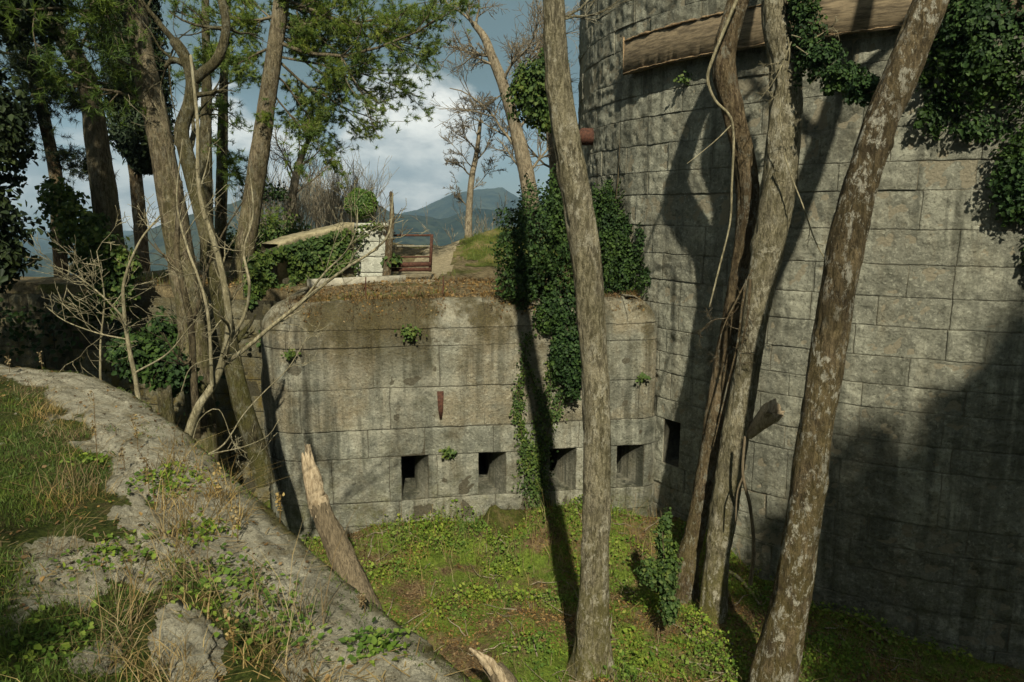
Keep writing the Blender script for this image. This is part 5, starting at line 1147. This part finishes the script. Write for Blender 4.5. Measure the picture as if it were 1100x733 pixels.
# ------------------------------------------------------------------ sky, sun, camera
SUN_AZ = np.array([.075, -1.0]); ELEV = R(40)
s = NT('World', True); sc.world = s.m
tc = s.n('ShaderNodeTexCoord').outputs['Generated']
sky = s.n('ShaderNodeTexSky', sky_type='NISHITA', sun_disc=False, sun_elevation=ELEV, sun_rotation=math.atan2(SUN_AZ[0], SUN_AZ[1]), altitude=700, air_density=1.0, dust_density=.8, ozone_density=1.6).outputs[0]
el = s.n('ShaderNodeSeparateXYZ', {0: tc}).outputs[2]
STR = .055
nz = s.noise(s.map(tc, (1, 1, 2.2), (.31, .12, .04)), 7.0, 8, .58, .35)
big = s.noise(s.map(tc, (1, 1, 1.6), (1.7, .4, 0)), 2.6, 4, .5)
blob = 0.0
for (px, py, r_, w_) in ((425, 188, 3.0, 1.35), (452, 118, 3.0, .5), (415, 130, 3.0, .6), (350, 205, 4.5, .65), (230, 195, 5.0, .55), (60, 235, 7.0, .55), (500, 160, 3.0, .45), (-300, 150, 9, .8), (1000, 150, 9, .8)):
    d_ = ray(px, py); d_ = d_ / np.linalg.norm(d_)
    dot = s.n('ShaderNodeVectorMath', {0: tc, 1: tuple(d_)}, operation='DOT_PRODUCT').outputs['Value']
    blob = s.math('ADD', s.math('MULTIPLY', s.ramp(dot, math.cos(R(r_ * 1.7)), 1.0), w_), blob)
cum = s.ramp(s.math('ADD', s.math('MULTIPLY', nz, .75), s.math('MULTIPLY', blob, .30)), .47, .62)
veil = s.math('MULTIPLY', s.ramp(el, .07, .17), .80)
k1 = 1 / STR
c = s.mix(.5, sky, tuple(v * k1 for v in (.15, .22, .23)))
c = s.mix(veil, c, tuple(v * k1 for v in (.085, .125, .125)))
shade = s.ramp(s.noise(s.map(tc, (1, 1, 2.5), (.3, .1, .09)), 12, 5, .6), .3, .7)
cc = s.mix(shade, tuple(v * k1 for v in (.34, .37, .37)), tuple(v * k1 for v in (.80, .79, .72)))
c = s.mix(s.ramp(el, .26, .5), c, tuple(v * k1 for v in (.25, .275, .245)))
c = s.mix(cum, c, cc)
s.n('ShaderNodeOutputWorld', {'Surface': s.n('ShaderNodeBackground', {'Color': c, 'Strength': STR}).outputs[0]})
sun = bpy.data.lights.new('sun', 'SUN'); sun.energy = 4.3; sun.angle = R(1.0); sun.color = (1.0, .935, .71)
so = bpy.data.objects.new('sun', sun); COL.objects.link(so)
dv = Vector((-SUN_AZ[0], -SUN_AZ[1], -math.tan(ELEV) * float(np.linalg.norm(SUN_AZ)))).normalized()
so.rotation_euler = dv.to_track_quat('-Z', 'Y').to_euler(); so.location = (5, -20, 25)

HAZE = True
if HAZE:
    h = MB(); a, b_ = np.array([-7000, -200, -152.0]), np.array([7000, 5600, 330.0])
    # ground sheet must lie inside: trimmed to the box by building valley smaller than it
    V = np.array([[x, y, z] for z in (a[2], b_[2]) for (x, y) in ((a[0], a[1]), (b_[0], a[1]), (b_[0], b_[1]), (a[0], b_[1]))])
    h.add(V, np.array([(0, 3, 2, 1), (4, 5, 6, 7), (0, 1, 5, 4), (1, 2, 6, 5), (2, 3, 7, 6), (3, 0, 4, 7)]))
    hm = NT('haze_air'); hm.n('ShaderNodeOutputMaterial', {'Volume': hm.n('ShaderNodeVolumePrincipled', {'Color': (.40, .62, .88, 1), 'Density': .00020, 'Anisotropy': .2}).outputs[0]})
    ho = h.build('haze', hm.m); ho['kind'] = 'stuff'

cam = bpy.data.cameras.new('camera'); cam.sensor_width = 36; cam.lens = 36 * FPX / 1100; cam.clip_end = 20000; cam.clip_start = .05
co = bpy.data.objects.new('camera', cam); COL.objects.link(co); co.location = (0, 0, EYE); co.rotation_euler = (R(90) - PITCH, 0, 0); sc.camera = co
sc.view_settings.view_transform = 'Standard'; sc.view_settings.look = 'None'; sc.view_settings.exposure = .72; sc.view_settings.gamma = 1; sc.view_settings.use_curve_mapping = False
sc.render.engine = 'CYCLES'
cy_ = sc.cycles; cy_.use_denoising = True; cy_.max_bounces = 6; cy_.diffuse_bounces = 3; cy_.glossy_bounces = 2; cy_.transmission_bounces = 3; cy_.volume_bounces = 0; cy_.transparent_max_bounces = 6
